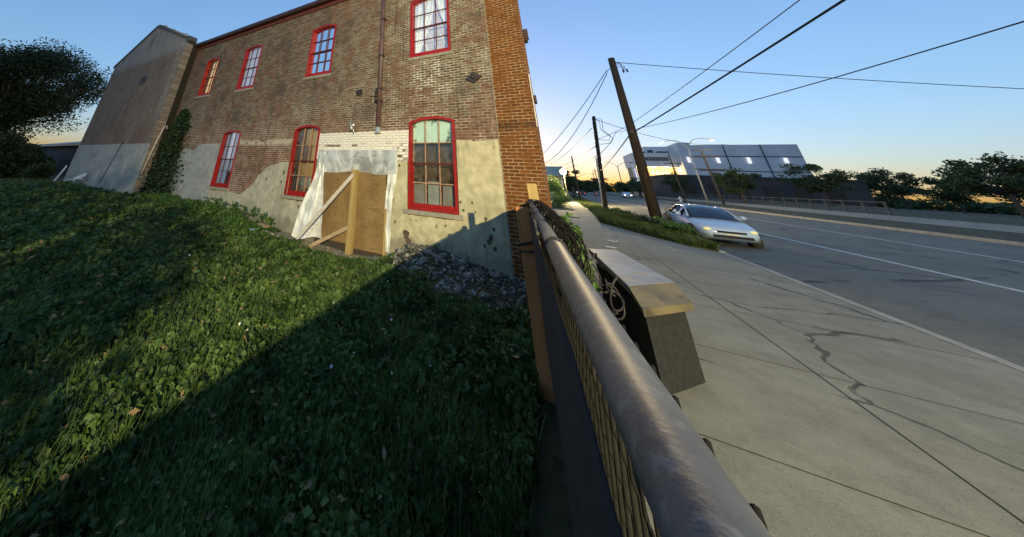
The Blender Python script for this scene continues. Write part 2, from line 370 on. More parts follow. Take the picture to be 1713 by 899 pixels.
M['fascia_red'] = pm('red_frieze', (.13, .03, .025), (.09, .025, .022), 4, .6, .08)
def paving(name, c1, c2, agg, crk, csc, ro, oil):
    m, nt, b, pos = newm(name)
    big = noi(nt, pos, .45, 5, .6); mid = noi(nt, pos, 3.0, 6, .65); fine = noi(nt, pos, 120, 2, .6); f2 = noi(nt, pos, 38, 3, .6)
    col = mixc(nt, sst(nt, mth(nt, 'ADD', mth(nt, 'MULTIPLY', big, .5), mth(nt, 'MULTIPLY', mid, .5)), .38, .62), c1, c2)
    col = mixc(nt, mth(nt, 'MULTIPLY', sst(nt, fine, .52, .66), .55), col, agg)
    col = mixc(nt, mth(nt, 'MULTIPLY', sst(nt, f2, .56, .70), .35), col, tuple(q*.55 for q in c2))
    wv = nd(nt, 'ShaderNodeVectorMath', {0: pos, 1: nd(nt, 'ShaderNodeVectorMath', {0: nd(nt, 'ShaderNodeTexNoise', {'Vector': pos, 'Scale': 2.2, 'Detail': 4}).outputs[1], 1: (.45, .45, 0)}, operation='MULTIPLY').outputs[0]}, operation='ADD').outputs[0]
    vo = nd(nt, 'ShaderNodeTexVoronoi', {'Vector': wv, 'Scale': csc}, feature='DISTANCE_TO_EDGE').outputs[0]
    ck = mth(nt, 'MULTIPLY', sst(nt, vo, .004, .010, 1, 0), sst(nt, noi(nt, pos, .5, 2, .5), .47, .55))
    col = mixc(nt, mth(nt, 'MULTIPLY', ck, .8), col, crk)
    st = sst(nt, noi(nt, pos, .9, 5, .7), .60, .72)
    col = mixc(nt, mth(nt, 'MULTIPLY', st, oil), col, tuple(q*.38 for q in c2))
    lk(nt, col, b.inputs['Base Color']); b.inputs['Roughness'].default_value = ro; b.inputs['Specular IOR Level'].default_value = .25
    bump(nt, b, mth(nt, 'ADD', mth(nt, 'MULTIPLY', f2, .6), mth(nt, 'ADD', mth(nt, 'MULTIPLY', fine, .5), mth(nt, 'MULTIPLY', ck, -2.0))), .35, .006)
    return m
M['concrete'] = paving('sidewalk_concrete', (.27, .255, .20), (.19, .18, .14), (.33, .31, .26), (.05, .05, .04), .30, .9, .5)
M['asphalt'] = paving('asphalt', (.165, .158, .128), (.115, .11, .092), (.24, .23, .20), (.03, .03, .028), .18, .85, .45)
M['kerb'] = pm('kerb_concrete', (.36, .34, .29), (.28, .26, .22), 3, .9, .2)
M['line'] = pm('road_paint', (.62, .60, .54), (.42, .41, .38), 6, .8, .05)
M['soil'] = pm('yard_soil', (.030, .036, .014), (.052, .048, .024), 2.2, .95, .4, c3=(.02, .028, .01), sc3=8)
M['sand'] = pm('bare_dirt', (.30, .25, .17), (.22, .18, .12), 4, .95, .4)
M['lawn'] = pm('verge_ground', (.05, .065, .022), (.07, .075, .03), 2, .95, .3)
M['rub'] = pm('rubble_stone', (.19, .18, .155), (.075, .072, .062), 1.7, .9, .3, c3=(.42, .41, .38), sc3=12)
M['grass'] = leaf_mat('ground_cover_leaf', (.022, .050, .010), (.105, .170, .042))
M['grass_dry'] = leaf_mat('verge_grass', (.045, .075, .016), (.11, .14, .036))
M['weed'] = leaf_mat('weed_leaf', (.045, .10, .018), (.10, .18, .042))
M['ivy'] = leaf_mat('ivy_leaf', (.010, .024, .009), (.022, .046, .014), .1)
M['tree'] = leaf_mat('dark_tree_leaf', (.016, .030, .010), (.034, .055, .018), .2)
M['tree2'] = leaf_mat('street_tree_leaf', (.035, .06, .022), (.07, .10, .035), .2)
M['hedge'] = leaf_mat('hedge_leaf', (.08, .15, .03), (.18, .26, .065), .3)
M['dead'] = leaf_mat('dry_leaf', (.20, .12, .055), (.28, .19, .10), .1)
M['bark'] = pm('bark', (.055, .042, .032), (.085, .068, .052), 6, .9, .6, stretch=(4, 4, .5))
M['pole'] = pm('creosoted_pole', (.026, .017, .011), (.055, .036, .021), 5, .85, .4, stretch=(5, 5, .25))
M['pole_far'] = pm('far_pole', (.06, .05, .042), (.08, .065, .055), 3, .9, 0)
M['steel'] = pm('galvanised_steel', (.42, .42, .42), (.33, .33, .34), 9, .42, .12, me=.75)
M['steel_pale'] = pm('pale_steel', (.50, .48, .42), (.42, .40, .35), 3, .5, .05, me=.2)
M['rail'] = pm('dull_rail', (.105, .106, .11), (.075, .076, .08), 14, .56, .10, me=.15, c3=(.15, .15, .15), sc3=60)
M['wire'] = pm('black_coated_wire', (.006, .006, .006), (.010, .009, .009), 20, .8, .05, spec=.15)
M['fabric'] = pm('black_screen_fabric', (.012, .012, .013), (.02, .02, .02), 20, .95, .2)
M['cable'] = pm('cable', (.010, .010, .012), (.016, .016, .018), 3, .6, 0)
M['cable_far'] = pm('cable_far', (.05, .05, .06), (.06, .06, .07), 3, .7, 0)
M['white_wall'] = pm('white_panels', (.72, .72, .72), (.66, .66, .67), .3, .6, 0)
M['shade_tinted_wall'] = pm('bluish_shade_wall', (.60, .63, .67), (.54, .57, .61), .25, .7, 0)  # blue of the shade put into the wall colour
M['dark_wall'] = pm('dark_annex_wall', (.045, .045, .05), (.06, .06, .055), .4, .8, 0)
M['warm_lit_wall'] = pm('warm_lit_wall', (.50, .38, .20), (.44, .33, .17), .4, .8, 0)  # warm light under the canopy put into the wall colour
M['litwin'] = emit_mat('lit_window', (1.0, .76, .36), 1.3)
M['litwhite'] = emit_mat('lit_sign', (.85, .88, 1.0), 1.0)
M['soffit'] = emit_mat('soffit_lamp', (1.0, .8, .42), 1.3)
M['blue_glass'] = pm('blue_glass', (.02, .028, .06), (.03, .04, .08), 2, .08, 0, spec=.8)
M['house'] = pm('pale_green_siding', (.36, .40, .33), (.42, .45, .38), 1, .8, .05)
M['roof'] = pm('grey_roof', (.12, .125, .12), (.16, .16, .155), 2, .85, .1)
M['house_roof'] = pm('pale_shingle', (.26, .28, .24), (.32, .34, .29), 2, .85, .1)
M['shed_roof'] = pm('metal_roof', (.30, .33, .37), (.24, .27, .31), 1.5, .5, .05, me=.3)
M['dim'] = pm('dim_siding', (.06, .065, .07), (.08, .085, .09), 1.5, .9, .05)
M['car'] = pm('white_car_paint', (.46, .55, .68), (.44, .53, .66), 1, .22, 0, spec=.6)
M['car_glass'] = pm('car_glass', (.012, .018, .035), (.014, .02, .04), 1, .06, 0, spec=.8)  # blue of the reflected sky put into the base colour
M['tyre'] = pm('tyre', (.012, .012, .012), (.018, .018, .018), 9, .85, .1)
M['headlamp'] = emit_mat('headlamp', (1.0, .82, .30), .55)
M['tail'] = emit_mat('tail_light', (1.0, .08, .05), 1.5)
M['bulb'] = emit_mat('lamp_globe', (1.0, .80, .38), 14.0)
M['bulb2'] = emit_mat('lamp_lens', (1.0, .86, .62), 5.0)
M['litter'] = pm('blue_litter', (.22, .36, .60), (.34, .46, .66), 15, .5, .1)
M['paper'] = pm('white_scrap', (.72, .72, .70), (.60, .60, .58), 9, .7, .1)
M['rust'] = pm('rust_plate', (.13, .06, .035), (.20, .10, .06), 12, .8, .2)
M['slab'] = pm('grey_slab', (.30, .30, .31), (.22, .22, .225), 2.5, .55, .2, c3=(.34, .28, .18), sc3=3.2)
M['slab_tan'] = pm('stained_lid', (.16, .125, .065), (.10, .085, .05), 3, .6, .2, c3=(.06, .05, .035), sc3=4)
M['silver'] = pm('floodlight_metal', (.62, .62, .62), (.5, .5, .5), 6, .35, .05, me=.6)
def film_mat(name, c1, c2, t0, t1):
    m, nt, b, pos = newm(name)
    st = nd(nt, 'ShaderNodeMapping', {'Vector': pos, 'Scale': (1.0, 1.0, .8)}).outputs[0]
    f = noi(nt, st, 1.6, 4, .5, 1.8); g = noi(nt, st, 9, 3, .5, 2.5)
    lk(nt, mixc(nt, sst(nt, f, .35, .65), c1, c2), b.inputs['Base Color']); b.inputs['Roughness'].default_value = .30; b.inputs['Specular IOR Level'].default_value = .7
    bump(nt, b, mth(nt, 'ADD', f, mth(nt, 'MULTIPLY', g, .4)), .5, .03)
    t = nd(nt, 'ShaderNodeBsdfTransparent', {'Color': (.92, .95, .96, 1)})
    mx = nd(nt, 'ShaderNodeMixShader', {0: sst(nt, mth(nt, 'ADD', mth(nt, 'MULTIPLY', f, .7), mth(nt, 'MULTIPLY', g, .3)), .38, .62, t0, t1), 1: b.outputs[0], 2: t.outputs[0]})
    lk(nt, mx.outputs[0], nt.nodes['Material Output'].inputs[0]); return m
M['film2'] = film_mat('white_poly_sheet', (.62, .63, .60), (.82, .83, .80), .22, .05)
M['film'] = film_mat('clear_poly_sheet', (.42, .46, .49), (.70, .73, .75), .50, .20)

# ================================================================== GROUND
def sm(a, b, x):
    t = min(1, max(0, (x-a)/(b-a))); return t*t*(3-2*t)
def gz(x, y):
    """height of the land"""
    left = .34*sm(-7.0, -13.5, x)*sm(1.0, 6.0, y) if y < 30 else .34*sm(-7.0, -13.5, x)
    door = -.13*sm(-7.6, -6.4, x)*sm(-3.2, -4.0, x)*sm(5.8, 6.7, y)*(1 if y < 9 else 0)
    heap = (.34*math.exp(-((x+2.8)/.8)**2) + .10*math.exp(-((x+1.5)/.7)**2))*sm(5.5, 7.0, y)*(1 if y < 8 else 0)
    bumps = .06*mnoise.noise(Vector((x*.7, y*.7, 3)))*(1 if x < -.4 else .0)
    if x > -.1: left = door = heap = 0; bumps = 0
    right = 0
    if x > 4.6: right = -.25
    if x > 16.4: right = .50 + .25*sm(16.4, 18, x) + .75*sm(18, 24, x)
    elif x > 4.6: right = -.25 + .055*(x-4.6)
    return left + door + heap + bumps + right
bm = nb()
xs = [-400, -150, -90, -60, -45] + [-36 + 1.5*i for i in range(13)] + [-17 + .4*i for i in range(42)] + [-.25, .0, .2, 1, 2, 3, 4.45, 4.62, 8, 12, 16.2, 16.5, 17.2, 18, 20, 22, 24, 30, 45, 70, 120, 250, 500]
ys = [-120, -60, -30, -15, -8, -4, -2] + [-1 + .4*i for i in range(23)] + [9, 12, 16, 22, 30, 45, 60, 80, 110, 160, 240, 500, 1500]
G = [[bm.verts.new((x, y, gz(x, y))) for y in ys] for x in xs]
for i in range(len(xs)-1):
    for j in range(len(ys)-1): bm.faces.new((G[i][j], G[i+1][j], G[i+1][j+1], G[i][j+1]))
struct(O('ground', bm, M['soil'], smooth=True))
def flat(name, m, poly, zf, th=.0):
    bm = nb()
    if th: prism(bm, poly, lambda u, v: (u, v, zf(u, v)), lambda u, v: (u, v, zf(u, v)-th))
    else: bm.faces.new([bm.verts.new((u, v, zf(u, v))) for u, v in poly])
    return struct(O(name, bm, m))
road_z = lambda x: -.11 + .055*(x-4.6)
bm = nb()
sheet(bm, 6, 40, lambda u, v: (4.62+u*11.78, -40+v*400, road_z(4.62+u*11.78)))
struct(O('road', bm, M['asphalt']))
for nm, x0, wd, y0, y1 in (('road_line', 8.75, .14, -30, 260), ('road_line', 12.6, .12, -30, 260)):
    flat(nm, M['line'], [(x0, y0), (x0+wd, y0), (x0+wd, y1), (x0, y1)], lambda u, v: road_z(u)+.005)
# concrete apron and sidewalk, with tooled joints
bm = nb()
def slab(x0, x1, y0, y1): box(bm, x0, x1, y0, y1, -.14, .014)
slab(.16, 4.44, -30, 16); slab(.16, 4.40, 16.001, 24); slab(.95, 2.12, 24.001, 104); slab(2.121, 4.44, 36.0, 38.6)
struct(O('sidewalk', bm, M['concrete']))
bm = nb()
def jl(x0, x1, y0, y1): bm.faces.new([bm.verts.new(p) for p in ((x0, y0, .0175), (x1, y0, .0175), (x1, y1, .0175), (x0, y1, .0175))])
y = -30
while y < 24: jl(.17, 4.43 if y < 15.5 else 1.78, y, y+.012); y += 2.0
while y < 104: jl(.96, 2.11, y, y+.012); y += 2.0
jl(2.126, 2.138, -30, 15.9)
struct(O('sidewalk_joints', bm, M['soil']))
bm = nb()
box(bm, 4.446, 4.60, -30, 15.6, -.25, .02); box(bm, 4.446, 4.60, 15.62, 260, -.25, .045)
struct(O('kerb', bm, M['kerb']))
bm = nb()
sheet(bm, 1, 30, lambda u, v: (16.42+u*.16, -40+v*380, road_z(16.42)+.14))
sheet(bm, 1, 30, lambda u, v: (16.42, -40+v*380, road_z(16.42)-.1+u*.24))
struct(O('far_kerb', bm, M['kerb']))
flat('far_sidewalk', M['concrete'], [(19.6, -40), (21.2, -40), (21.2, 300), (19.6, 300)], lambda u, v: gz(u, v)+.03)
flat('side_drive', M['asphalt'], [(-6, 24.5), (.93, 24.5), (.93, 31), (-6, 31)], lambda u, v: gz(min(u, -.2), v)*0+.035)
V1 = [(2.16, 16.9), (2.5, 16.4), (3.3, 15.95), (4.3, 15.75), (4.44, 15.9), (4.44, 35.9), (2.16, 35.9), (2.14, 30), (2.05, 24), (1.95, 22.6)]
V1 = [(1.80, 22.5), (2.5, 20.2), (3.1, 18.3), (3.9, 16.2), (4.44, 15.7), (4.44, 35.9), (2.18, 35.9), (2.16, 30), (2.13, 26)]
flat('verge', M['lawn'], V1, lambda u, v: .045, .16)
V2 = [(2.18, 38.7), (4.44, 38.7), (4.44, 100), (2.18, 100)]
flat('verge', M['lawn'], V2, lambda u, v: .045, .16)
def inpoly(P, poly):
    x, y = P[:, 0], P[:, 1]; ins = np.zeros(len(P), bool); n = len(poly)
    for i in range(n):
        (x0, y0), (x1, y1) = poly[i], poly[(i+1) % n]
        if y0 == y1: continue
        c = ((y0 > y) != (y1 > y)) & (x < (x1-x0)*(y-y0)/(y1-y0)+x0); ins ^= c
    return ins
def blades(P, h, wd):
    n = len(P); a = rng.uniform(0, 2*np.pi, n); hh = h*rng.uniform(.5, 1.3, n)
    dx = np.stack([np.cos(a), np.sin(a), np.zeros(n)], 1)*wd/2
    lean = np.stack([rng.normal(0, .35, n), rng.normal(0, .35, n), np.ones(n)], 1)*hh[:, None]
    tip = P + lean
    return np.stack([P-dx, P+dx, tip+dx*.25, tip-dx*.25], 1)

# ================================================================== MAIN BUILDING
D = 7.11
bld = thing('brick_building', 'long two-storey brick building with red arched windows and patched stucco base', 'building', (-9, D, 0))
def mkop(x0, x1, z0, z1, rise): return dict(x0=x0, x1=x1, z0=z0, z1=z1, rise=rise)
LO = [mkop(-12.50, -11.22, 1.06, 3.22, .13), mkop(-7.98, -6.73, 1.06, 3.24, .13), mkop(-3.37, -2.06, 1.06, 3.27, .13)]
UP = [mkop(-16.02, -14.80, 5.28, 7.36, .12), mkop(-12.50, -11.18, 5.24, 7.38, .12), mkop(-7.92, -6.62, 5.25, 7.36, .12), mkop(-3.37, -2.06, 5.27, 7.36, .12)]
DOOR = mkop(-6.42, -3.98, -.6, 1.96, 0)
OPS = LO + UP + [DOOR]
def optop(o, x):
    c = (o['x0']+o['x1'])/2; h = (o['x1']-o['x0'])/2; return o['z1'] + o['rise']*(1-((x-c)/h)**2)
def strips(bm, X, zb, zt, ops, y):
    X = set(X); xa, xb = min(X), max(X)
    for o in ops:
        for k in range(13): X.add(round(o['x0'] + (o['x1']-o['x0'])*k/12, 5))
    X = sorted(x for x in X if xa-1e-6 <= x <= xb+1e-6); vc = {}
    def V(x, z):
        k = (round(x, 4), round(z, 4))
        if k not in vc: vc[k] = bm.verts.new((x, y, z))
        return vc[k]
    for a, b in zip(X, X[1:]):
        cov = sorted([o for o in ops if o['x0'] <= a+1e-6 and o['x1'] >= b-1e-6], key=lambda o: o['z0'])
        lo = (zb(a), zb(b)); top = (zt(a), zt(b)); segs = []
        for o in cov:
            if o['z0'] < min(top) and optop(o, a) > max(lo):
                segs.append((lo, (o['z0'], o['z0']))); lo = (optop(o, a), optop(o, b))
        segs.append((lo, top))
        for (l0, l1), (t0, t1) in segs:
            if t0-l0 < 1e-4 and t1-l1 < 1e-4: continue
            pts = [V(a, l0), V(b, l1), V(b, t1), V(a, t0)]
            u = []
            for p in pts:
                if p not in u: u.append(p)
            if t0 < l0 or t1 < l1: continue
            if len(u) > 2: bm.faces.new(u)
XL, XP, XR = -17.69, -1.03, -.22
bm = nb()
strips(bm, [XL, XP], lambda x: -.6, lambda x: 8.52, OPS, D)
# reveals
for o in OPS:
    n = 12; P = [(o['x0'], o['z0'])] + [(o['x0']+(o['x1']-o['x0'])*k/n, optop(o, o['x0']+(o['x1']-o['x0'])*k/n)) for k in range(n+1)] + [(o['x1'], o['z0'])]
    a = [bm.verts.new((x, D, z)) for x, z in P]; b = [bm.verts.new((x, D+.38, z)) for x, z in P]
    for i in range(len(P)): j = (i+1) % len(P); bm.faces.new((a[i], a[j], b[j], b[i]))
O('wall', bm, M['brick_old'], bld)
bm = nb()
box(bm, XP+.012, XR, D-.012, D+.5, -.6, 10.5)
O('corner_pier', bm, M['brick_new'], bld)['label'] = 'corner pier of newer orange brick'
bm = nb()   # sealant joint between old wall and pier
tube(bm, [(XP+.003, D-.004, z) for z in np.arange(-.4, 8.6, .3)], [.009+.012*abs(mnoise.noise(Vector((z*1.7, 0, 0)))) for z in np.arange(-.4, 8.6, .3)], 6)
O('mortar_joint', bm, M['kerb'], bld, True)
# street front, seen almost edge-on: pilaster, trims, wall running back
bm = nb()
prism(bm, [(-.222, D+.50), (-.44, 16.5), (-1.0, 16.5), (-1.0, D+.50)], lambda u, v: (u, v, -.6), lambda u, v: (u, v, 9.8))
O('front_wall', bm, M['brick_new_y'], bld)
bm = nb(); box(bm, -.216, -.17, D+.16, D+.42, -.3, 9.9); O('pilaster', bm, M['brick_new_y'], bld, bev=.004)
bm = nb(); box(bm, -.216, -.196, D-.03, D+.04, -.3, 9.9); O('corner_trim', bm, M['rust'], bld, bev=.003)
bm = nb(); box(bm, -.168, -.06, D+.2, D+.40, 5.36, 5.62); box(bm, -.168, -.09, D+.2, D+.40, 5.28, 5.36); O('cornice_block', bm, M['fascia'], bld, bev=.01)
bm = nb(); box(bm, -.168, -.115, D+.2, D+.40, 3.62, 3.80); O('cornice_block', bm, M['fascia'], bld, bev=.01)
bm = nb(); box(bm, -.195, -.180, D+.05, D+.14, 3.02, 4.3); O('front_white_strip', bm, M['white_wall'], bld)  # narrow white strip on the street front
# eaves
bm = nb(); prism(bm, [(D-.02, 8.36), (D-.06, 8.36), (D-.06, 8.52), (D-.02, 8.52)], lambda u, v: (XL, u, v), lambda u, v: (XP+.01, u, v))
O('frieze', bm, M['fascia_red'], bld)
bm = nb(); prism(bm, [(D+.3, 8.525), (D-.20, 8.525), (D-.24, 8.56), (D-.24, 8.72), (D-.19, 8.75), (D+.3, 8.80)], lambda u, v: (XL-.1, u, v), lambda u, v: (XP+.01, u, v))
O('eaves', bm, M['fascia'], bld)
bm = nb(); prism(bm, [(D+.3, 8.803), (D+9, 10.4), (D+9, 10.5), (D+.3, 8.9)], lambda u, v: (XL-.1, u, v), lambda u, v: (-.6, u, v)); O('roof', bm, M['roof'], bld)
bm = nb(); box(bm, XL+.2, -1.0, D+1.2, D+9, -.5, 8.5); O('core', bm, M['dark_room'], bld)

# windows ----------------------------------------------------------
def outline(o, ins, k=12):
    x0, x1 = o['x0']+ins, o['x1']-ins; z0 = o['z0']+ins
    c = (o['x0']+o['x1'])/2; h = (o['x1']-o['x0'])/2
    return [(x0, z0)] + [(x0+(x1-x0)*i/k, o['z1'] - ins + o['rise']*(1-((x0+(x1-x0)*i/k-c)/h)**2)) for i in range(k+1)] + [(x1, z0)]
def ring(bm, a, b, y0, y1):
    n = len(a); L = [[bm.verts.new((x, y, z)) for x, z in P] for P, y in ((a, y0), (b, y0), (b, y1), (a, y1))]
    for i in range(n):
        j = (i+1) % n
        for p, q in ((0, 1), (1, 2), (2, 3), (3, 0)): bm.faces.new((L[p][i], L[p][j], L[q][j], L[q][i]))
def clipz(o, ins, x): 
    c = (o['x0']+o['x1'])/2; h = (o['x1']-o['x0'])/2
    return o['z1'] - ins + o['rise']*(1-((x-c)/h)**2)
def window(o, label, mun, gl, lower):
    bm = nb(); ring(bm, outline(o, .004), outline(o, .075), D-.018, D+.16)
    w_ = O('window', bm, M['red'], bld); w_['label'] = label
    x0, x1 = o['x0']+.077, o['x1']-.077; z0, zt = o['z0']+.077, o['z1']-.077
    bm = nb(); box(bm, x0, x1, D+.03, D+.115, z0, z0+.075)
    zm = z0 + (zt-z0)*.5
    for xa in (x0, x1-.04): box(bm, xa, xa+.04, D+.085, D+.115, z0+.076, zm-.02)
    O('sash', bm, M['red'], w_)
    bm = nb(); box(bm, x0, x1, D+.05, D+.115, zm-.02, zm+.02)
    O('meeting_rail', bm, M['red_dk'], w_)
    bm = nb(); mw_ = .011
    for i in (1, 2):
        x = x0 + (x1-x0)*i/3; box(bm, x-mw_, x+mw_, D+.072, D+.112, z0+.076, zm-.021); box(bm, x-mw_, x+mw_, D+.062, D+.10, zm+.021, clipz(o, .077, x))
    for f in (.27, .76):
        z = z0 + (zt-z0)*f
        for i in range(3):
            xa = x0 + (x1-x0)*i/3; xb = x0 + (x1-x0)*(i+1)/3; box(bm, xa+mw_, xb-mw_, D+.075, D+.11, z-mw_, z+mw_)
    O('muntin', bm, mun, w_)
    bm = nb(); P = outline(o, .074); bm.faces.new([bm.verts.new((x, D+.118, z)) for x, z in P])
    O('pane', bm, gl, w_)
    bm = nb(); box(bm, o['x0']-(.10 if lower else .04), o['x1']+(.10 if lower else .04), D-.075 if lower else D-.04, D+.02, o['z0']-.10, o['z0']-.003)
    O('sill', bm, M['sill'], w_, bev=.006)
    return w_, (x0, x1, z0, zt)
def back(w_, o, m, y, nm='blind'):
    bm = nb(); P = outline(o, .01); prism(bm, P, lambda u, v: (u, y, v), lambda u, v: (u, y+.01, v)); return O(nm, bm, m, w_)
def drape(w_, xt0, xt1, xb0, xb1, zt, zb, y, m=None):
    bm = nb()
    def f(u, v):
        k = v**1.5
        x = (xt0+(xt1-xt0)*u)*(1-k) + (xb0+(xb1-xb0)*u)*k
        return (x, y+.018*math.sin(u*26+v*2)*(1-.4*k), zt+(zb-zt)*v)
    sheet(bm, 40, 12, f); return O('curtain', bm, m or M['cloth'], w_, True)
def drapes_panel(w_, a, b, zt, zb, y): return drape(w_, a, b, a, b, zt, zb, y)
# upper row
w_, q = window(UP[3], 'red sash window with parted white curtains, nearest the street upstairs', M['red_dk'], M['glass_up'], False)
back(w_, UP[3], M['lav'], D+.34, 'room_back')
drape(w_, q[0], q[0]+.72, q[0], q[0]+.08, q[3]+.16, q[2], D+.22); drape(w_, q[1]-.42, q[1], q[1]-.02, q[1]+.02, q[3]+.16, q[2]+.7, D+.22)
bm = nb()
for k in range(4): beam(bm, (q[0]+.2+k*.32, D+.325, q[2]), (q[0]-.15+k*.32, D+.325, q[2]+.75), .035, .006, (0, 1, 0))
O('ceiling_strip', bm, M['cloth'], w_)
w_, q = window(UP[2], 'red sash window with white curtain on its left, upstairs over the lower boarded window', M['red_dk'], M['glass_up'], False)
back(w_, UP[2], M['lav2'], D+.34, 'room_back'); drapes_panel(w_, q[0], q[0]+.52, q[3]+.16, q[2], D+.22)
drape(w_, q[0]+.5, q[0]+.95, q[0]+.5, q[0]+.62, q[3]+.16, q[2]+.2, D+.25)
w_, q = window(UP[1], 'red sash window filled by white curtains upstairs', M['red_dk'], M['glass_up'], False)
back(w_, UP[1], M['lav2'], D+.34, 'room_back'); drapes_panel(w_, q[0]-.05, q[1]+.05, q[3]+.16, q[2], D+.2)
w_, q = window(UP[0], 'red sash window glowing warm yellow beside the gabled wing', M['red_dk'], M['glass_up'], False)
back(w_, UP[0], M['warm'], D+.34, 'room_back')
# lower row
w_, q = window(LO[2], 'tall red sash window with dark panes right of the boarded door', M['muntin_pale'], M['glass'], True)
back(w_, LO[2], M['dark_room'], D+.37, 'room_back')
zr = q[2]+(q[3]-q[2])*.76
bm = nb(); P = [p for p in outline(LO[2], .078) if p[1] > zr]; P = [(q[0], zr)] + P + [(q[1], zr)]
prism(bm, P, lambda u, v: (u, D+.135, v), lambda u, v: (u, D+.145, v)); O('paper_and_reflection', bm, M['paper_reflection'], w_)
for i, (h_, m_) in enumerate(((.58, 'board_grey'), (.60, 'card'), (.52, 'board_grey'))):
    bm = nb(); xa = q[0]+(q[1]-q[0])*i/3; box(bm, xa+.02, xa+(q[1]-q[0])/3-.02, D+.16+.02*i, D+.175+.02*i, q[2], q[2]+h_)
    O('leaning_panel', bm, M['board_grey' if m_ == 'board_grey' else 'stucco_unlit'], w_)
w_, q = window(LO[1], 'red sash window boarded behind the glass, half hidden by the plastic', M['muntin_pale'], M['glass'], True)
back(w_, LO[1], M['card'], D+.24, 'backing_board')
bm = nb(); box(bm, q[0]-.02, q[0]+.40, D+.14, D+.15, q[2]+(q[3]-q[2])*.5, q[3]+.1); box(bm, q[0]+.41, q[0]+.75, D+.14, D+.15, q[2]+(q[3]-q[2])*.5, q[2]+(q[3]-q[2])*.76); O('brown_film', bm, M['brown_film'], w_)
bm = nb()
sheet(bm, 16, 16, lambda u, v: (q[0]+.36+u*.5, D+.20+.03*mnoise.noise(Vector((u*5, v*5, 1))), q[2]+.24+v*.30)); O('crumpled_film', bm, M['film'], w_, True)
bm = nb(); box(bm, q[0]+.55, q[1], D+.19, D+.2, q[2], q[2]+.16); O('dark_panel', bm, M['dark_room'], w_)
bm = nb(); box(bm, q[0], q[0]+.17, D+.17, D+.2, q[2], q[2]+(q[3]-q[2])*.49); O('inner_board', bm, M['lumber_brown'], w_)
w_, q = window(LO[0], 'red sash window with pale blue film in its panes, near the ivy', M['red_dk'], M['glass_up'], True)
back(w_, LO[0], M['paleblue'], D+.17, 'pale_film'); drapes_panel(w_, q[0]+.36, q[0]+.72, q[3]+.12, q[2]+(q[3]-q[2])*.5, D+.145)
bm = nb(); box(bm, q[0]+.6, q[1]-.15, D+.150, D+.162, q[2]+.06, q[2]+.52); O('brown_film', bm, M['brown_film'], w_)

# stucco base --------------------------------------------------------
def poly_top(pts):
    def f(x):
        for (a, za), (b, zb) in zip(pts, pts[1:]):
            if a <= x <= b: return za+(zb-za)*(x-a)/(b-a)
        return pts[0][1] if x < pts[0][0] else pts[-1][1]
    return f
def stucco(pts, m, lab, ops, j=.03, dx=.12):
    f0 = poly_top(pts); x0, x1 = pts[0][0], pts[-1][0]
    n = max(2, int((x1-x0)/dx)); X = [round(x0+(x1-x0)*i/n, 4) for i in range(n+1)] + [round(p[0], 4) for p in pts]
    f = lambda x: f0(x) + j*mnoise.noise(Vector((x*3.1, 7, 0))) + j*.6*mnoise.noise(Vector((x*9.1, 3, 0)))
    bm = nb(); strips(bm, X, lambda x: -.6, f, ops, D-.013); o = O('stucco', bm, m, bld, sol=.022); o['label'] = lab
bigops = [dict(o, x0=o['x0']-.005, x1=o['x1']+.005, z0=o['z0']-.11) for o in LO] + [dict(DOOR, x0=-6.45, x1=-3.95)]
stucco([(-15.95, 1.2), (-15.75, 2.4), (-15.55, 2.62), (-14.6, 2.5), (-14.3, 2.78), (-12.45, 2.80)], M['stucco_unlit'], 'stucco patch by the ivy, tinted grey for missing lamplight', bigops, .05)
stucco([(-12.44, .93), (-11.2, .95), (-10.3, .92), (-9.75, 1.25), (-9.45, 1.62), (-9.1, 1.9), (-8.5, 2.06), (-7.85, 2.12), (-7.84, .93), (-6.46, .94)], M['stucco_mid'], 'rounded stucco patch between the lower windows', bigops, .05)
stucco([(-3.94, 2.20), (-3.52, 2.20), (-3.40, 2.22), (-3.375, .94), (-2.05, .94), (-2.03, 2.74), (-1.04, 2.73)], M['stucco'], 'stucco round the last lower window, tinted yellow for the lamplight', bigops, .02)

rc = np.random.default_rng(4)
for cx_, cz_, r_ in ((-1.44, .62, .05), (-1.33, .50, .045), (-1.53, .53, .035), (-1.39, .70, .06), (-1.68, 1.16, .025), (-2.01, 1.33, .03), (-1.74, 1.34, .025), (-1.47, 1.04, .04), (-1.32, .86, .045), (-3.40, .50, .10), (-3.33, .34, .08), (-2.39, .80, .03), (-3.72, .73, .03), (-3.8, 1.23, .03), (-3.63, 2.10, .04), (-7.2, .78, .05), (-8.15, 1.75, .06), (-8.2, 1.45, .05), (-9.0, 1.5, .04), (-14.6, 1.9, .05)):
    bm = nb(); P = [(cx_+r_*(.55+.6*rc.random())*math.cos(a), cz_+r_*1.2*(.55+.6*rc.random())*math.sin(a)) for a in np.linspace(0, 6.28, 12)[:-1]]
    prism(bm, P, lambda u, v: (u, D-.029, v), lambda u, v: (u, D-.0245, v)); O('plaster_chip', bm, M['board_dark'], bld)
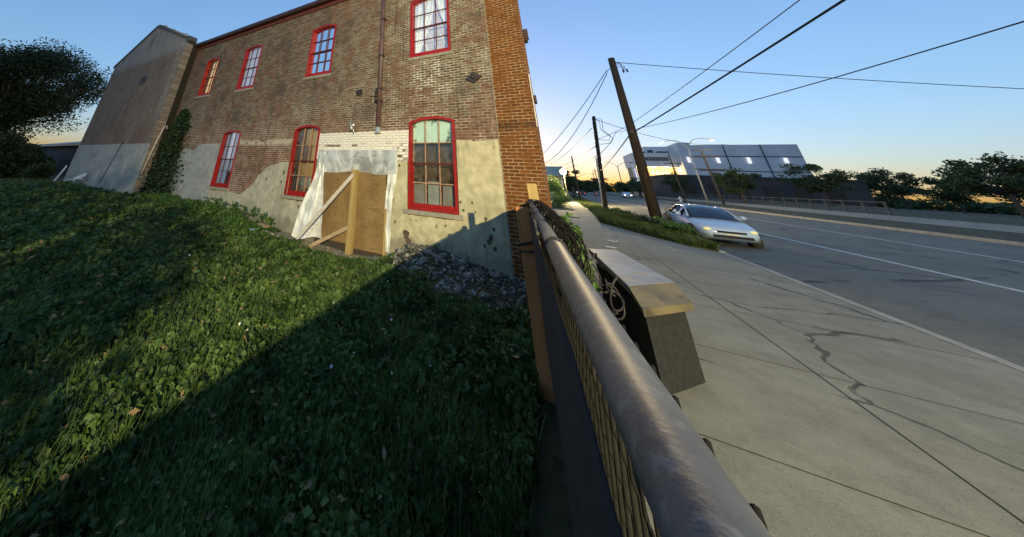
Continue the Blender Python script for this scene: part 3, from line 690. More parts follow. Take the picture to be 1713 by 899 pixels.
# fittings -------------------------------------------------------------
bm = nb(); tube(bm, [(-4.42, D-.09, 8.5), (-4.38, D-.09, 6.0), (-4.34, D-.09, 3.15)], .074, 12)
ds = O('downspout', bm, M['pipe_brown'], bld, True)
for z in (8.2, 6.9, 5.5, 4.35, 3.95):
    bm = nb(); box(bm, -4.46, -4.28, D-.165, D, z-.02, z+.02); O('strap', bm, M['iron'], ds)
bm = nb(); box(bm, -4.40, -4.26, D-.16, D-.02, 2.98, 3.15); O('spout_end', bm, M['silver'], ds, bev=.01)
bm = nb()
for z in (4.28, 4.15, 3.99): ball(bm, (-4.52, D-.04, z), .045, 8)
tube(bm, [(-4.52, D-.04, 4.3), (-4.54, D-.04, 3.95)], .015, 6); beam(bm, (-4.75, D-.02, 4.16), (-4.52, D-.02, 4.16), .02, .02)
O('pipe_hook', bm, M['iron'], bld, True)
bm = nb(); c = (-1.49, 4.36)
prism(bm, [(c[0]-.22, c[1]-.02), (c[0], c[1]-.17), (c[0]+.23, c[1]+.02), (c[0], c[1]+.18)], lambda u, v: (u, D, v), lambda u, v: (c[0]+(u-c[0])*.9, D-.05, c[1]+(v-c[1])*.9))
ball(bm, (c[0], D-.06, c[1]), .05, 8)
O('anchor_plate', bm, M['iron'], bld)['label'] = 'diamond-shaped iron anchor plate'
bm = nb(); prism(bm, [(-5.30, 4.24), (-5.10, 4.25), (-5.09, 4.44), (-5.29, 4.43)], lambda u, v: (u, D, v), lambda u, v: (u+.004, D-.05, v)); box(bm, -5.35, -5.30, D-.03, D, 4.3, 4.4)
O('anchor_plate', bm, M['iron'], bld)['label'] = 'square iron anchor plate'
bm = nb(); box(bm, -3.93, -3.80, D-.03, D-.012, 1.64, 1.78); O('door_bell_plate', bm, M['rust'], bld, bev=.004)
bm = nb(); tube(bm, [(-5.6, D, 6.74), (-5.55, D-.08, 6.70)], .02, 6); tube(bm, [(-5.62, D-.02, 6.72), (-5.5, D-.03, 6.74)], .012, 6); O('iron_hook', bm, M['iron'], bld)
fl = thing('flood_light', 'small silver flood light on the wall above the white painted bricks', 'lamp', (-5.32, D, 3.28))
bm = nb(); lathe(bm, (-5.32, D-.02, 3.28), [(.045, -.04), (.05, .0), (.03, .03)], 10); O('wall_plate', bm, M['silver'], fl)
bm = nb(); tube(bm, [(-5.33, D-.02, 3.30), (-5.35, D-.12, 3.32), (-5.36, D-.15, 3.24)], .013, 6); O('bracket', bm, M['silver'], fl, True)
bm = nb(); tube(bm, [(-5.37, D-.13, 3.36), (-5.28, D-.18, 3.20), (-5.24, D-.2, 3.10)], [.03, .05, .055], 10); O('lamp_head', bm, M['silver'], fl, True)
bm = nb(); tube(bm, [(-5.27, D-.10, 3.20), (-5.20, D-.13, 3.02)], [.02, .02], 8); O('sensor', bm, M['silver'], fl, True)

# gabled wing ----------------------------------------------------------
W = 6.41; XA = -29.25
bm = nb()
prof = [(XA, -.4), (XL, -.4), (XL, 8.55)]
prof2 = [(-17.55, 8.6), (-17.5, 8.95), (-18.1, 9.02), (-20.3, 9.95), (-23.2, 11.1), (-23.5, 11.2), (-23.8, 11.05), (XA-.35, 8.95), (XA, 8.85)]
prism(bm, [(XA, -.4), (XL, -.4), (XL, 8.60), (-18.1, 8.95), (-20.3, 9.86), (-23.45, 11.08), (XA, 8.86)], lambda u, v: (u, W, v), lambda u, v: (u, W+.36, v))
O('gable_wall', bm, M['brick_wing'], bld)['label'] = 'dark weathered gable wall'
bm = nb(); box(bm, XL-.36, XL+.002, W+.362, D+.3, -.4, 8.55); O('return_wall', bm, M['brick_wing_y'], bld)
bm = nb()
P = [(XA-.2, 8.80), (XA-.2, 8.98), (-23.5, 11.26), (-23.1, 11.24), (-20.3, 10.06), (-18.2, 9.14), (-17.5, 9.02), (-17.42, 8.72), (-17.69, 8.62), (-18.1, 8.96), (-20.3, 9.865), (-23.45, 11.085)]
prism(bm, P, lambda u, v: (u, W-.05, v), lambda u, v: (u, W+.38, v)); O('gable_coping', bm, M['dim'], bld)
for k in range(14):
    t = (k+.2+.6*rng.random())/14; x = -23.2+t*4.9; z = 11.17-t*1.98
    bm = nb(); box(bm, x, x+.21, W-.03, W+.16, z-.05, z+.02+.12*rng.random()**2); O('loose_coping_brick', bm, M['brick_wing'], bld)
bm = nb(); box(bm, -22.55, -21.6, W-.03, W+.02, 6.56, 6.64); box(bm, -22.55, -21.6, W-.03, W+.02, 6.98, 7.04); box(bm, -22.55, -22.47, W-.03, W+.02, 6.64, 6.98); box(bm, -21.68, -21.6, W-.03, W+.02, 6.64, 6.98)
v_ = O('vent', bm, M['dim'], bld)
bm = nb(); box(bm, -22.468, -21.682, W-.012, W+.01, 6.642, 6.978); O('vent_hole', bm, M['iron'], v_)
bm = nb(); n = 60
f = lambda x: 2.78 + .05*mnoise.noise(Vector((x*2, 1, 4)))
XS = [XA+.05 + (XL-.02-XA-.05)*i/n for i in range(n+1)]
strips(bm, XS, lambda x: -.3, f, [], W-.014); O('stucco', bm, M['stucco_unlit'], bld, sol=.024)['label'] = 'stucco base of the wing, tinted grey for missing lamplight'
bm = nb(); beam(bm, (-21.3, W-.04, 2.9), (-22.3, W-.04, .7), .05, .02, (0, 1, 0)); O('black_drain', bm, M['iron'], bld)
bm = nb(); tube(bm, [(XL+.06, 6.47, 1.30), (XL+.06, 6.62, 2.95), (XL+.06, 6.72, 3.60), (XL+.06, 6.74, 3.72), (XL+.06, 6.84, 3.74), (XL+.06, 6.87, 3.58)], .035, 8); O('conduit', bm, M['lumber_old'], bld, True)['label'] = 'thin pale conduit with a hooked top'
bm = nb(); prism(bm, [(XA-.3, 8.9), (-23.45, 11.1), (-17.6, 8.7), (-17.6, 8.6), (-23.45, 11.0), (XA-.3, 8.8)], lambda u, v: (u, W+.40, v), lambda u, v: (u, W+9, v)); O('wing_roof', bm, M['roof'], bld)
bm = nb(); box(bm, XA, XL-.5, W+.45, W+9, -.4, 8.6); O('wing_core', bm, M['brick_wing'], bld)

# ================================================================== BOARDED DOOR, PLASTIC, BRACES
bd = thing('boarded_door', 'pair of tan plywood sheets closing the doorway behind a yellow post', 'boarded door', (-5.2, D-.03, 0))
for xa, xb, za, zt in ((-6.40, -5.13, .05, 1.955), (-5.12, -4.02, -.02, 1.94)):
    bm = nb(); box(bm, xa, xb, D-.045, D-.027, za, zt); O('plywood_sheet', bm, M['ply'], bd)
bm = nb(); box(bm, -6.42, -3.98, D+.05, D+.08, -.3, .3); O('threshold_gap', bm, M['dark_room'], bd)
bm = nb(); box(bm, -4.02, -3.96, D-.06, D-.02, -.05, 1.0); O('edge_batten', bm, M['lumber'], bd)
o = O('support_post', (lambda b_: (box(b_, -5.10, -4.93, D-.185, D-.05, -.22, 1.94), b_)[1])(nb()), M['lumber'], None, loc=(-5.0, D-.1, -.2), bev=.006)
tag(o, 'upright yellow timber post standing against the middle of the plywood', 'post')
bm = nb(); beam(bm, (-5.02, D-.21, 1.80), (-6.72, 6.58, -.12), .105, .045, (0, 1, 0))
tag(O('timber_brace', bm, M['lumber_old'], None, loc=(-6.7, 6.58, -.1), bev=.004), 'long pale timber brace leaning steeply from the plastic flap to the post', 'timber brace', 'timber braces at the door')
bm = nb(); beam(bm, (-5.06, D-.16, .47), (-6.02, 6.55, -.06), .095, .045, (0, 1, 0))
tag(O('timber_brace', bm, M['lumber_brown'], None, loc=(-6.0, 6.55, -.05), bev=.004), 'short low brown timber brace propping the foot of the post', 'timber brace', 'timber braces at the door')
# plastic sheet: top apron, left flap swept out to the foot of the brace, right strip
ps = thing('plastic_sheet', 'translucent white plastic sheet hung over the boarded doorway', 'plastic sheet', (-5.2, D-.05, 2.3))
def wr(x, z, a=.02): return a*mnoise.noise(Vector((x*4, z*2.0, 5))) + a*.6*mnoise.noise(Vector((x*13, z*5, 9)))
bm = nb(); sheet(bm, 50, 14, lambda u, v: (-6.62+u*2.92+.01*v, D-.03-.05*math.sin(v*math.pi)*.5+wr(u*.9, v*.7, .022)-.02, 2.50-v*(.60+.05*math.sin(u*3.1)+.04*math.sin(u*9)) )); O('apron', bm, M['film'], ps, True)
bm = nb()
def flap(u, v):   # v down
    xl = -6.62 - .42*v**1.6 + .06*math.sin(v*7); xr = -6.32 + .42*v**1.2*.7
    y0 = D-.05 - .30*v**1.5; y1 = D-.06-.04*v
    x = xl+(xr-xl)*u; yy = y0+(y1-y0)*u + wr(u*.7+3, v*.8, .06)
    return (x, yy, 2.45 - v*(2.42 - .20*u**.7*0 + .05*math.sin(u*6)))
sheet(bm, 26, 50, flap); O('left_flap', bm, M['film2'], ps, True)
bm = nb(); sheet(bm, 12, 40, lambda u, v: (-3.99+u*(.30-.17*v)+.03*math.sin(v*8), D-.05+wr(u*.6+8, v*1.2, .03), 2.45-v*(2.40))); O('right_strip', bm, M['film2'], ps, True)
bm = nb(); box(bm, -6.64, -3.66, D-.045, D-.02, 2.485, 2.525); O('top_batten', bm, M['paper'], ps)
bm = nb(); box(bm, -6.22, -6.19, D-.075, D-.05, 1.83, 1.98); O('tape_tab', bm, M['paper'], ps)

# ================================================================== FENCE, BOARDS, SLAB
fn = thing('chain_link_fence', 'chain link fence with grey top rail and black screening running to the brick corner', 'fence', (-.31, 4.2, 0))
def fx(y): return .0846 - .094*y if y < 4.2 else -.31 - .035*(y-4.2)
bm = nb(); tube(bm, [(fx(y), y, 1.55) for y in (-3, -1.5, .2, 1.33)], .030, 40); O('top_rail', bm, M['rail'], fn, True)
bm = nb(); tube(bm, [(fx(y), y, 1.55) for y in (1.30, 2.3, 3.2, 4.17)], .0275, 32); O('top_rail', bm, M['rail'], fn, True)
for y in (1.32, 2.55, 3.05):
    bm = nb(); tube(bm, [(fx(y+d), y+d, 1.55) for d in (-.010, .010)], .0315, 32); O('rail_sleeve', bm, M['iron'], fn, True)
bm = nb(); tube(bm, [(fx(y), y, 1.50) for y in (4.2, 5.6, 7.05)], .02, 10); O('back_rail', bm, M['wire'], fn, True)
for y in (-2.2, .35, 4.2, 7.03):
    bm = nb(); tube(bm, [(fx(y)-.0, y, -.3), (fx(y), y, 1.50)], .03, 12); p_ = O('post', bm, M['rail'], fn, True)
    if y == 4.2:
        bm = nb(); ball(bm, (fx(y), y, 1.565), .052, 14, (1, 1, .9)); O('post_cap', bm, M['iron'], p_, True)
bm = nb()
P0 = np.arange(-2.6, 7.0, .062)
for k, y in enumerate(P0):
    pts = []
    for i in range(30):
        s = 1 if i % 2 else -1
        pts.append((fx(y)+.034+.004*s, y+.031*s*1.0, .08+i*.0505))
    tube(bm, pts, .0028, 4, False)
O('wire_mesh', bm, M['wire'], fn, True)
bm = nb()
sheet(bm, 90, 14, lambda u, v: (fx(-2.6+u*9.66)-.045+.012*mnoise.noise(Vector((u*30, v*4, 0))), -2.6+u*9.66, -.06+v*(1.57+.012*math.sin(u*60))))
O('screen_fabric', bm, M['fabric'], fn, True, sol=.004)
for y in (1.32, 1.95, 2.6, 3.3, 3.9):
    bm = nb(); tube(bm, [(fx(y)+.034*math.sin(t), y+.003*t, 1.55+.034*math.cos(t)) for t in np.linspace(0, 6.6, 20)], .0022, 5); O('tie_wire', bm, M['iron'], fn, True)
bm = nb()     # torn mesh curling out over the street side
for k, y in enumerate(np.arange(1.9, 4.15, .05)):
    b_ = .10+.05*mnoise.noise(Vector((y*2.2, 0, 0)))
    arc = [(.030, 1.565), (.050, 1.60), (.085, 1.595), (.085+b_*.6, 1.54), (.085+b_*.8, 1.47), (.08+b_*.85, 1.40), (.075+b_*.7, 1.32), (.07+b_*.6, 1.25)]
    for sg in (-1, 1): tube(bm, [(fx(y)+a, y+sg*.024*(1 if q % 2 else -1), z) for q, (a, z) in enumerate([(a_+rng.normal(0, .010), z_+rng.normal(0, .010)) for a_, z_ in arc])], .0032, 5, False)
O('curled_mesh', bm, M['wire'], fn, True)
# board leaning in the shade, plank above the post
bm = nb(); beam(bm, (-.39, 3.9, 1.525), (-.345, 3.72, -.02), .145, .03, (0, 1, 0))
tag(O('leaning_board', bm, M['orange_board'], None, loc=(-.19, 3.2, 0), bev=.003), 'orange-brown board standing in the shade left of the fence rail', 'board')
bm = nb(); tube(bm, [(-.50, 3.84, 1.14), (-.40, 3.82, 1.18), (-.30, 3.82, 1.20), (-.25, 3.84, 1.26)], .012, 8); tube(bm, [(-.47, 3.84, 1.09), (-.36, 3.81, 1.11), (-.25, 3.84, 1.15)], .009, 8)
tag(O('tie_cable', bm, M['iron'], None, loc=(-.3, 3.62, 1.16)), 'dark cable wrapped across the orange-brown board', 'cable')
bm = nb(); beam(bm, (-.245, 4.42, .5), (-.295, 4.42, 1.79), .115, .03, (0, 1, 0))
tag(O('plank', bm, M['lumber'], None, loc=(-.24, 4.42, .5), bev=.003), 'narrow yellow plank sticking up behind the fence post', 'plank')
bm = nb(); Pn = [(-.055, -.42), (.055, -.42)] + [(.055*math.cos(a), .05*math.sin(a)) for a in np.linspace(0, math.pi, 10)]
prism(bm, Pn, lambda u, v: (-.165+u-.22*v, 4.52, 1.46+v), lambda u, v: (-.165+u-.22*v, 4.55, 1.46+v))
tag(O('mesh_roll_panel', bm, M['slab'], None, loc=(-.13, 4.53, 1.1)), 'grey round-topped panel standing in for a chain link roll beside the fence post', 'panel')  # flat panel drawn in place of a curled chain link roll
# curls of loose wire on the street side
for i, (x, y, z, r_) in enumerate(((.22, 4.75, .86, .13), (.34, 4.25, .80, .12))):
    bm = nb()
    for q in range(2):
        ph = rng.uniform(0, 6.3); tube(bm, [(x+.06*math.sin(t*1.7+ph), y+r_*math.cos(t+ph)+.03*q, z-.10*q+r_*1.2*math.sin(t+ph)+.03*math.sin(2.3*t)) for t in np.linspace(0, 5.2, 26)], .009, 6)
    tube(bm, [(fx(y)+.04, y, z-.2), (x*.4, y-.03, z-.05), (x, y, z)], .008, 6)
    tag(O('wire_coil', bm, M['iron'], None, loc=(x, y, z), smooth=True), ('dark loop of twisted wire between the vine and the grey slab', 'dark twisted wire curl against the near edge of the grey slab')[i], 'wire', 'wire tangles along the fence')
# vine on the street side of the fence
vn = thing('vine', 'leafy green vine clinging to the street side of the fence', 'vine', (.02, 4.6, 0))
P = np.concatenate([ballpts((.05, 4.6, .95), (.14, .9, .55), 700, .2), ballpts((.10, 5.6, .6), (.18, .8, .5), 500, .2), ballpts((.06, 3.7, .95), (.10, .5, .35), 260, .2)])
quads('foliage', leafquads(P, .075, .2), M['weed'], vn)
bm = nb()
for k in range(7): tube(bm, [(.02+.05*math.sin(k), 3.7+k*.35, 0), (.04, 3.75+k*.33, .6), (.05, 3.6+k*.36, 1.2)], .006, 5)
O('stem', bm, M['bark'], vn)
# low slab-topped box on the street side
sb = thing('slab_box', 'low dark box with a stained grey slab top beside the fence', 'box', (.62, 6.0, 0))
Sx = [(.30, 6.77), (.72, 7.10), (1.02, 5.2), (.50, 4.6)]
bm = nb(); prism(bm, Sx, lambda u, v: (u, v, .80), lambda u, v: (u, v, .72)); O('slab_top', bm, M['slab'], sb, bev=.01)
bm = nb(); Q_ = [(.50, 4.6, .80), (1.02, 5.2, .80), (1.04, 4.86, .70), (.53, 4.24, .70)]; a_ = [bm.verts.new(p) for p in Q_]; b_ = [bm.verts.new((p[0], p[1], p[2]-.06)) for p in Q_]
bm.faces.new(a_); bm.faces.new(b_[::-1])
for k in range(4): bm.faces.new((a_[k], b_[k], b_[(k+1) % 4], a_[(k+1) % 4]))
O('sloping_lid', bm, M['slab_tan'], sb)
bm = nb(); prism(bm, [(.36, 6.68), (.69, 6.98), (.985, 4.98), (.56, 4.42)], lambda u, v: (u, v, .63), lambda u, v: (u, v, .0))
box(bm, .42, .66, 6.0, 6.6, .632, .718); box(bm, .60, .86, 5.1, 5.6, .632, .718); O('body', bm, M['fabric'], sb)

# ================================================================== RUBBLE, PLANTS IN THE YARD
def stones(name, P, sz, m, lab=None):
    bm = nb(); bmesh.ops.create_icosphere(bm, subdivisions=1, radius=1); 
    base = np.array([v.co[:] for v in bm.verts]); F = np.array([[v.index for v in f.verts] for f in bm.faces]); bm.free()
    n = len(P); V = base[None]*(1+.33*rng.normal(size=(n, len(base), 1)))
    sc = sz[:, None, None]*np.stack([rng.uniform(.7, 1.4, n), rng.uniform(.6, 1.1, n), rng.uniform(.35, .8, n)], 1)[:, None, :]
    V = V*sc; a = rng.uniform(0, 6.28, n); c, s = np.cos(a)[:, None], np.sin(a)[:, None]
    V = np.stack([V[..., 0]*c - V[..., 1]*s, V[..., 0]*s + V[..., 1]*c, V[..., 2]], 2) + P[:, None]
    Fa = (F[None] + (np.arange(n)*len(base))[:, None, None]).reshape(-1, 3)
    me = bpy.data.meshes.new(name); V = V.reshape(-1, 3)
    me.vertices.add(len(V)); me.vertices.foreach_set('co', V.astype(np.float32).ravel())
    me.loops.add(len(Fa)*3); me.loops.foreach_set('vertex_index', Fa.astype(np.int32).ravel())
    me.polygons.add(len(Fa)); me.polygons.foreach_set('loop_start', np.arange(0, len(Fa)*3, 3, dtype=np.int32)); me.update(calc_edges=True); me.validate()
    o = fin(name, me, m, None, False, Vector((0, 0, 0))); return o
n = 3600; x = rng.uniform(-4.3, -.35, n); yy = D-.05 - 3.3*rng.random(n)**1.3
keep = (yy > 5.25 + .10*np.sin(x*4.3) + .36*np.clip(-x-1.6, 0, 2.6)) & (rng.random(n) < .35+.65*np.clip((yy-5.0)/1.0, 0, 1)); x, yy = x[keep], yy[keep]
P = np.stack([x, yy, [gz(a, b)+.01 for a, b in zip(x, yy)]], 1)
o = stones('rubble', P, (.012+.075*rng.random(len(x))**6)*(.6+.8*rng.random(len(x))), M['rub']); o['kind'] = 'stuff'; o['label'] = 'heap of grey stone rubble at the foot of the wall'
bm = nb(); sheet(bm, 20, 6, lambda u, v: (-7.6+u*3.9, D-.72+.10*math.sin(u*9)+v*(.70-.10*math.sin(u*9)), gz(-7.6+u*3.9, D-.72+v*.7)+.02)); struct(O('bare_ground', bm, M['sand'], smooth=True))
n = 500; x = rng.uniform(-6.6, -3.4, n); yy = rng.uniform(D-.75, D-.1, n)
o = stones('door_gravel', np.stack([x, yy, [gz(a, b)+.02 for a, b in zip(x, yy)]], 1), .01+.03*rng.random(n)**2, M['sand']); o['kind'] = 'stuff'; o['label'] = 'bits of gravel on the bare ground before the door'
# ground cover: many small leaves, taller tufts, denser near the camera
def yard_pts(n, d0, d1, a0=-1.75, a1=.10):
    a = rng.uniform(a0, a1, n); d = np.exp(rng.uniform(math.log(d0), math.log(d1), n))
    return np.stack([np.sin(a)*d, np.cos(a)*d], 1)
Q = yard_pts(330000, .9, 34)
dd = np.hypot(Q[:, 0], Q[:, 1])
front = np.where(Q[:, 0] < XL+.1, W-.05, D-.06)
ok = (Q[:, 1] < front) & (Q[:, 0] < -.42) & (Q[:, 1] > -6)
ok &= ~((Q[:, 0] > -7.7) & (Q[:, 0] < -3.5) & (Q[:, 1] > D-.70-.12*np.sin(Q[:, 0]*5)))
rub = (Q[:, 0] > -4.0) & (Q[:, 1] > 5.40 + .16*np.sin(Q[:, 0]*7) + .36*np.clip(-Q[:, 0]-1.6, 0, 2.6)); ok &= ~(rub & (rng.random(len(Q)) < .985))
Q = Q[ok]; dd = dd[ok]
zz = np.array([gz(a, b) for a, b in Q])
pat = np.array([mnoise.noise(Vector((a*.9, b*.9, 2))) for a, b in Q])
fine_ = np.array([mnoise.noise(Vector((a*3.1, b*3.1, 8))) for a, b in Q])
hgt = .01 + (.05 + .10*np.clip(pat+.25, 0, 1) + .10*np.clip(fine_, 0, 1))*rng.random(len(Q))
P = np.stack([Q[:, 0], Q[:, 1], zz + hgt], 1)
broad = (pat + .6*fine_) > -.12              # clover and broad weeds in drifts, thin grass between
thin = broad | (rng.random(len(Q)) < .45)
sz = np.where(broad, np.clip(.030*dd**.55, .040, .15), np.clip(.016*dd**.7, .022, .10))*rng.uniform(.55, 1.5, len(Q))
kq = thin & (rng.random(len(Q)) < np.where(broad, .62, 1.0))
V1_ = leafquads(P[kq], sz[kq], .30, .72, .5)
kb = rng.random(len(Q)) < .16
B_ = blades(np.stack([Q[kb, 0], Q[kb, 1], zz[kb]], 1), .16, .010)
o = quads('ground_cover', np.concatenate([V1_, B_]), M['grass']); o['kind'] = 'stuff'; o['label'] = 'low leafy weeds and grass over the whole yard'
kd = rng.random(len(Q)) < .006
Dl = P[kd].copy(); Dl[:, 2] += .03
o = quads('fallen_leaves', leafquads(Dl, sz[kd]*1.0, .6, .5, .3), M['dead']); o['kind'] = 'stuff'; o['label'] = 'scattered dry leaves lying in the ground cover'
kd = (rng.random(len(Q)) < .0012) & (Q[:, 1] > 2.5)
Dl = P[kd].copy(); Dl[:, 2] += .06
o = quads('clover_flowers', leafquads(Dl, np.full(kd.sum(), .035), .6, .9, .3), M['paper']); o['kind'] = 'stuff'; o['label'] = 'tiny white clover flowers dotted over the yard'
# taller weeds along the wall, each plant its own
wspots = [(-15.0, .30), (-14.3, .28), (-13.6, .26), (-12.9, .27), (-12.2, .36), (-11.6, .40), (-11.0, .46), (-10.4, .50), (-9.9, .46), (-9.4, .42), (-8.9, .34), (-8.4, .28), (-8.0, .22)]
for i, (x, h) in enumerate(wspots):
    y = D - rng.uniform(.5, 1.0); z = gz(x, y)-.02
    t = thing('weed_plant', 'leafy green weed growing in the row along the stucco base of the wall', 'plant', (x, y, z), 'weeds along the foot of the wall')
    P = np.concatenate([ballpts((x, y, z+h*.42), (.42, .38, h*.50), 420, .2), ballpts((x, y-.2, z+.1), (.6, .5, .18), 160, .2)])
    quads('foliage', leafquads(P, .085, .25), M['weed'], t)
    bm = nb()
    for k in range(5): a = rng.uniform(0, 6.28); tube(bm, [(x, y, z), (x+.12*math.cos(a), y+.12*math.sin(a), z+h*.5), (x+.25*math.cos(a), y+.2*math.sin(a), z+h*.98)], .008, 5)
    V = []
    O('stem', bm, M['weed'], t)
for i, x in enumerate((-11.9, -11.35, -10.75, -10.1, -9.55, -9.0, -8.55, -8.1)):     # tall broad-leaved stalks close to the wall
    y = D-.28; z = gz(x, y); h = (.40, .46, .42, .52, .48, .50, .44, .36)[i]
    t = thing('tall_weed', 'tall weed stalk with drooping broad leaves close to the stucco', 'plant', (x, y, z), 'tall weed stalks by the stucco')
    bm = nb(); tube(bm, [(x, y, z), (x+.03, y, z+h*.6), (x+.05, y-.02, z+h)], .007, 5); O('stem', bm, M['weed'], t)
    P = np.stack([x+rng.normal(0, .09, 26), y+rng.normal(0, .06, 26), z+h*(.5+.5*rng.random(26))], 1); quads('foliage', leafquads(P, .15, .1, .5, .8), M['weed'], t)
# ivy in the inner corner
iv = thing('ivy', 'dark ivy climbing the inner corner between wall and gabled wing', 'ivy', (-16.9, D-.2, .4))
n = 6500; v = rng.random(n)**.95; z = .3+v*4.3
wid = 1.75*(1-v)**.6+.25; cx = -16.7+.15*np.sin(z*2)
P = np.stack([cx+rng.normal(0, .42, n)*wid, D-.05-np.abs(rng.normal(0, .20, n))*(1.25-v), z], 1)
quads('foliage', leafquads(P, .14, .1), M['ivy'], iv)
bm = nb()
for k in range(5): tube(bm, [(-17.1+.22*k, D-.06, .2), (-16.9+.1*k, D-.05, 1.8), (-16.8+.06*k, D-.05, 3.6+.2*k)], .02, 6)
O('stem', bm, M['bark'], iv)
# litter and loose boards
bm = nb(); sheet(bm, 10, 8, lambda u, v: (-8.15+u*.30, 6.05+v*.2, gz(-8.1, 6.1)+.13+.05*mnoise.noise(Vector((u*5, v*5, 2)))))
tag(O('plastic_litter', bm, M['litter'], None, loc=(-8.0, 6.15, gz(-8.1, 6.1)+.1), sol=.006), 'crumpled blue plastic litter lying on the ground cover', 'litter')
bm = nb(); beam(bm, (-8.0, 6.35, gz(-8, 6.35)+.12), (-6.85, 6.42, gz(-6.9, 6.5)+.06), .07, .025)
tag(O('edging_plank', bm, M['lumber_old'], None, loc=(-7.4, 6.4, 0)), 'weathered edging plank half sunk in grass beside the bare ground', 'plank')
bm = nb(); beam(bm, (-8.35, 6.62, gz(-8.35, 6.6)+.17), (-7.9, 6.6, gz(-7.9, 6.6)+.15), .16, .04)
tag(O('brown_board', bm, M['lumber_brown'], None, loc=(-8.1, 6.6, 0)), 'short brown board lying in the weeds above the blue litter', 'board')
bm = nb(); beam(bm, (-29.9, 6.1, .25), (-29.0, 6.2, 1.35), .22, .04, (0, 1, 0)); tag(O('white_board', bm, M['paper'], None, loc=(-29.9, 6.1, .2)), 'white board leaning near the far end of the gabled wing', 'board')
bm = nb(); beam(bm, (-26.6, 6.0, .55), (-24.6, 6.1, .75), .30, .05, (0, 0, 1)); beam(bm, (-25.2, 5.95, .68), (-24.3, 6.15, 1.0), .2, .05, (0, 1, 0)); tag(O('scrap_panel', bm, M['paper'], None, loc=(-25.5, 6.05, .5)), 'pale scrap panel lying against the grey base of the wing', 'scrap')

# ================================================================== TREES
def tree(name, lab, cat, base, h, crown, nl, leaf, m, tr=.25, group=None, ncl=26, twig=True, seed=0):
    rg = np.random.default_rng(seed); x, y, z = base; (cx, cy, cz), (rx, ry, rz) = crown
    t = thing(name, lab, cat, base, group)
    bm = nb(); fork = Vector((x+(cx-x)*.25, y+(cy-y)*.25, z+(cz-z)*.55))
    tube(bm, [(x, y, z-.3), (x+.02, y, z+.4), fork], [tr*1.25, tr, tr*.75], 9)
    cl = []
    for k in range(ncl):
        d = rg.normal(size=3); d /= np.linalg.norm(d); q = np.array((cx, cy, cz)) + d*np.array((rx, ry, rz))*(.35+.6*rg.random()); cl.append(q)
        mid = fork.lerp(Vector(q), .5) + Vector(rg.normal(0, .06*rx, 3))
        tube(bm, [fork, mid, Vector(q)], [tr*.42, tr*.24, tr*.08], 5)
    O('trunk', bm, M['bark'], t, True)
    P = []
    for q in cl:
        k = int(nl/ncl*rg.uniform(.5, 1.5)); s = rg.uniform(.20, .40)
        P.append(ballpts(q, (rx*s, ry*s, rz*s*.75), k, .25))
    quads('crown', leafquads(np.concatenate(P), leaf, .15, .5, .6), m, t); return t
tree('large_tree', 'large dark tree with a wide open crown left of the gabled wing', 'tree', (-43, 4.0, .3), 9, ((-41, 4.0, 7.9), (5.4, 5.6, 5.0)), 52000, .21, M['tree'], .42, None, 90, seed=3)
def bush(name, lab, c, r, n, leaf, m, group=None, cat='bush', stems=5):
    t = thing(name, lab, cat, (c[0], c[1], c[2]-r[2]), group)
    P = np.concatenate([ballpts(np.array(c)+rng.normal(0, .35, 3)*np.array(r), np.array(r)*rng.uniform(.4, .7), n//10, .3) for _ in range(10)])
    quads('foliage', leafquads(P, leaf, .15, .55, .5), m, t)
    bm = nb()
    for k in range(stems): a = rng.uniform(0, 6.28); tube(bm, [(c[0], c[1], c[2]-r[2]-.2), (c[0]+.4*r[0]*math.cos(a), c[1]+.4*r[1]*math.sin(a), c[2])], .03*max(r[0], .3), 5)
    O('stem', bm, M['bark'], t); return t
bush('dark_shrub', 'broad dark shrub mass under the large tree at the left edge', (-37, 2.6, 1.9), (2.6, 1.9, 1.9), 5000, .3, M['tree'])
bush('dark_shrub', 'tall dark shrub in front of the metal-roofed shed', (-36, 5.2, 1.4), (1.8, 1.4, 1.7), 4000, .26, M['tree'])
bush('dark_shrub', 'rounded dark shrub at the far left beyond the yard', (-33, -1.2, 1.6), (3.0, 2.4, 1.9), 5000, .3, M['tree'])
bush('dark_shrub', 'small dark shrub beside the white leaning board', (-32.0, 5.8, .8), (1.0, .8, .8), 2000, .18, M['tree'])
bush('dark_shrub', 'wide dark shrub behind the others under the large tree crown', (-46, 4.5, 2.2), (4.5, 3.5, 2.6), 6000, .36, M['tree'])
bush('dark_shrub', 'dark hedge-like shrub at the far left edge of the yard', (-40, -2.5, 2.2), (3.5, 3.0, 2.6), 6000, .36, M['tree'])
shd = thing('shed', 'low dim shed with a sloping grey metal roof behind the wing', 'shed', (-52, 12, 0))
bm = nb(); box(bm, -62, -41.5, 9.5, 15, -.3, 3.3); O('wall', bm, M['dim'], shd)
bm = nb(); prism(bm, [(9.0, 3.25), (15.5, 4.9), (15.5, 5.0), (9.0, 3.42)], lambda u, v: (-63, u, v), lambda u, v: (-40.8, u, v)); O('roof', bm, M['shed_roof'], shd)
bm = nb(); box(bm, -63, -40.8, 8.93, 8.99, 3.18, 3.44); O('gutter', bm, M['steel_pale'], shd)

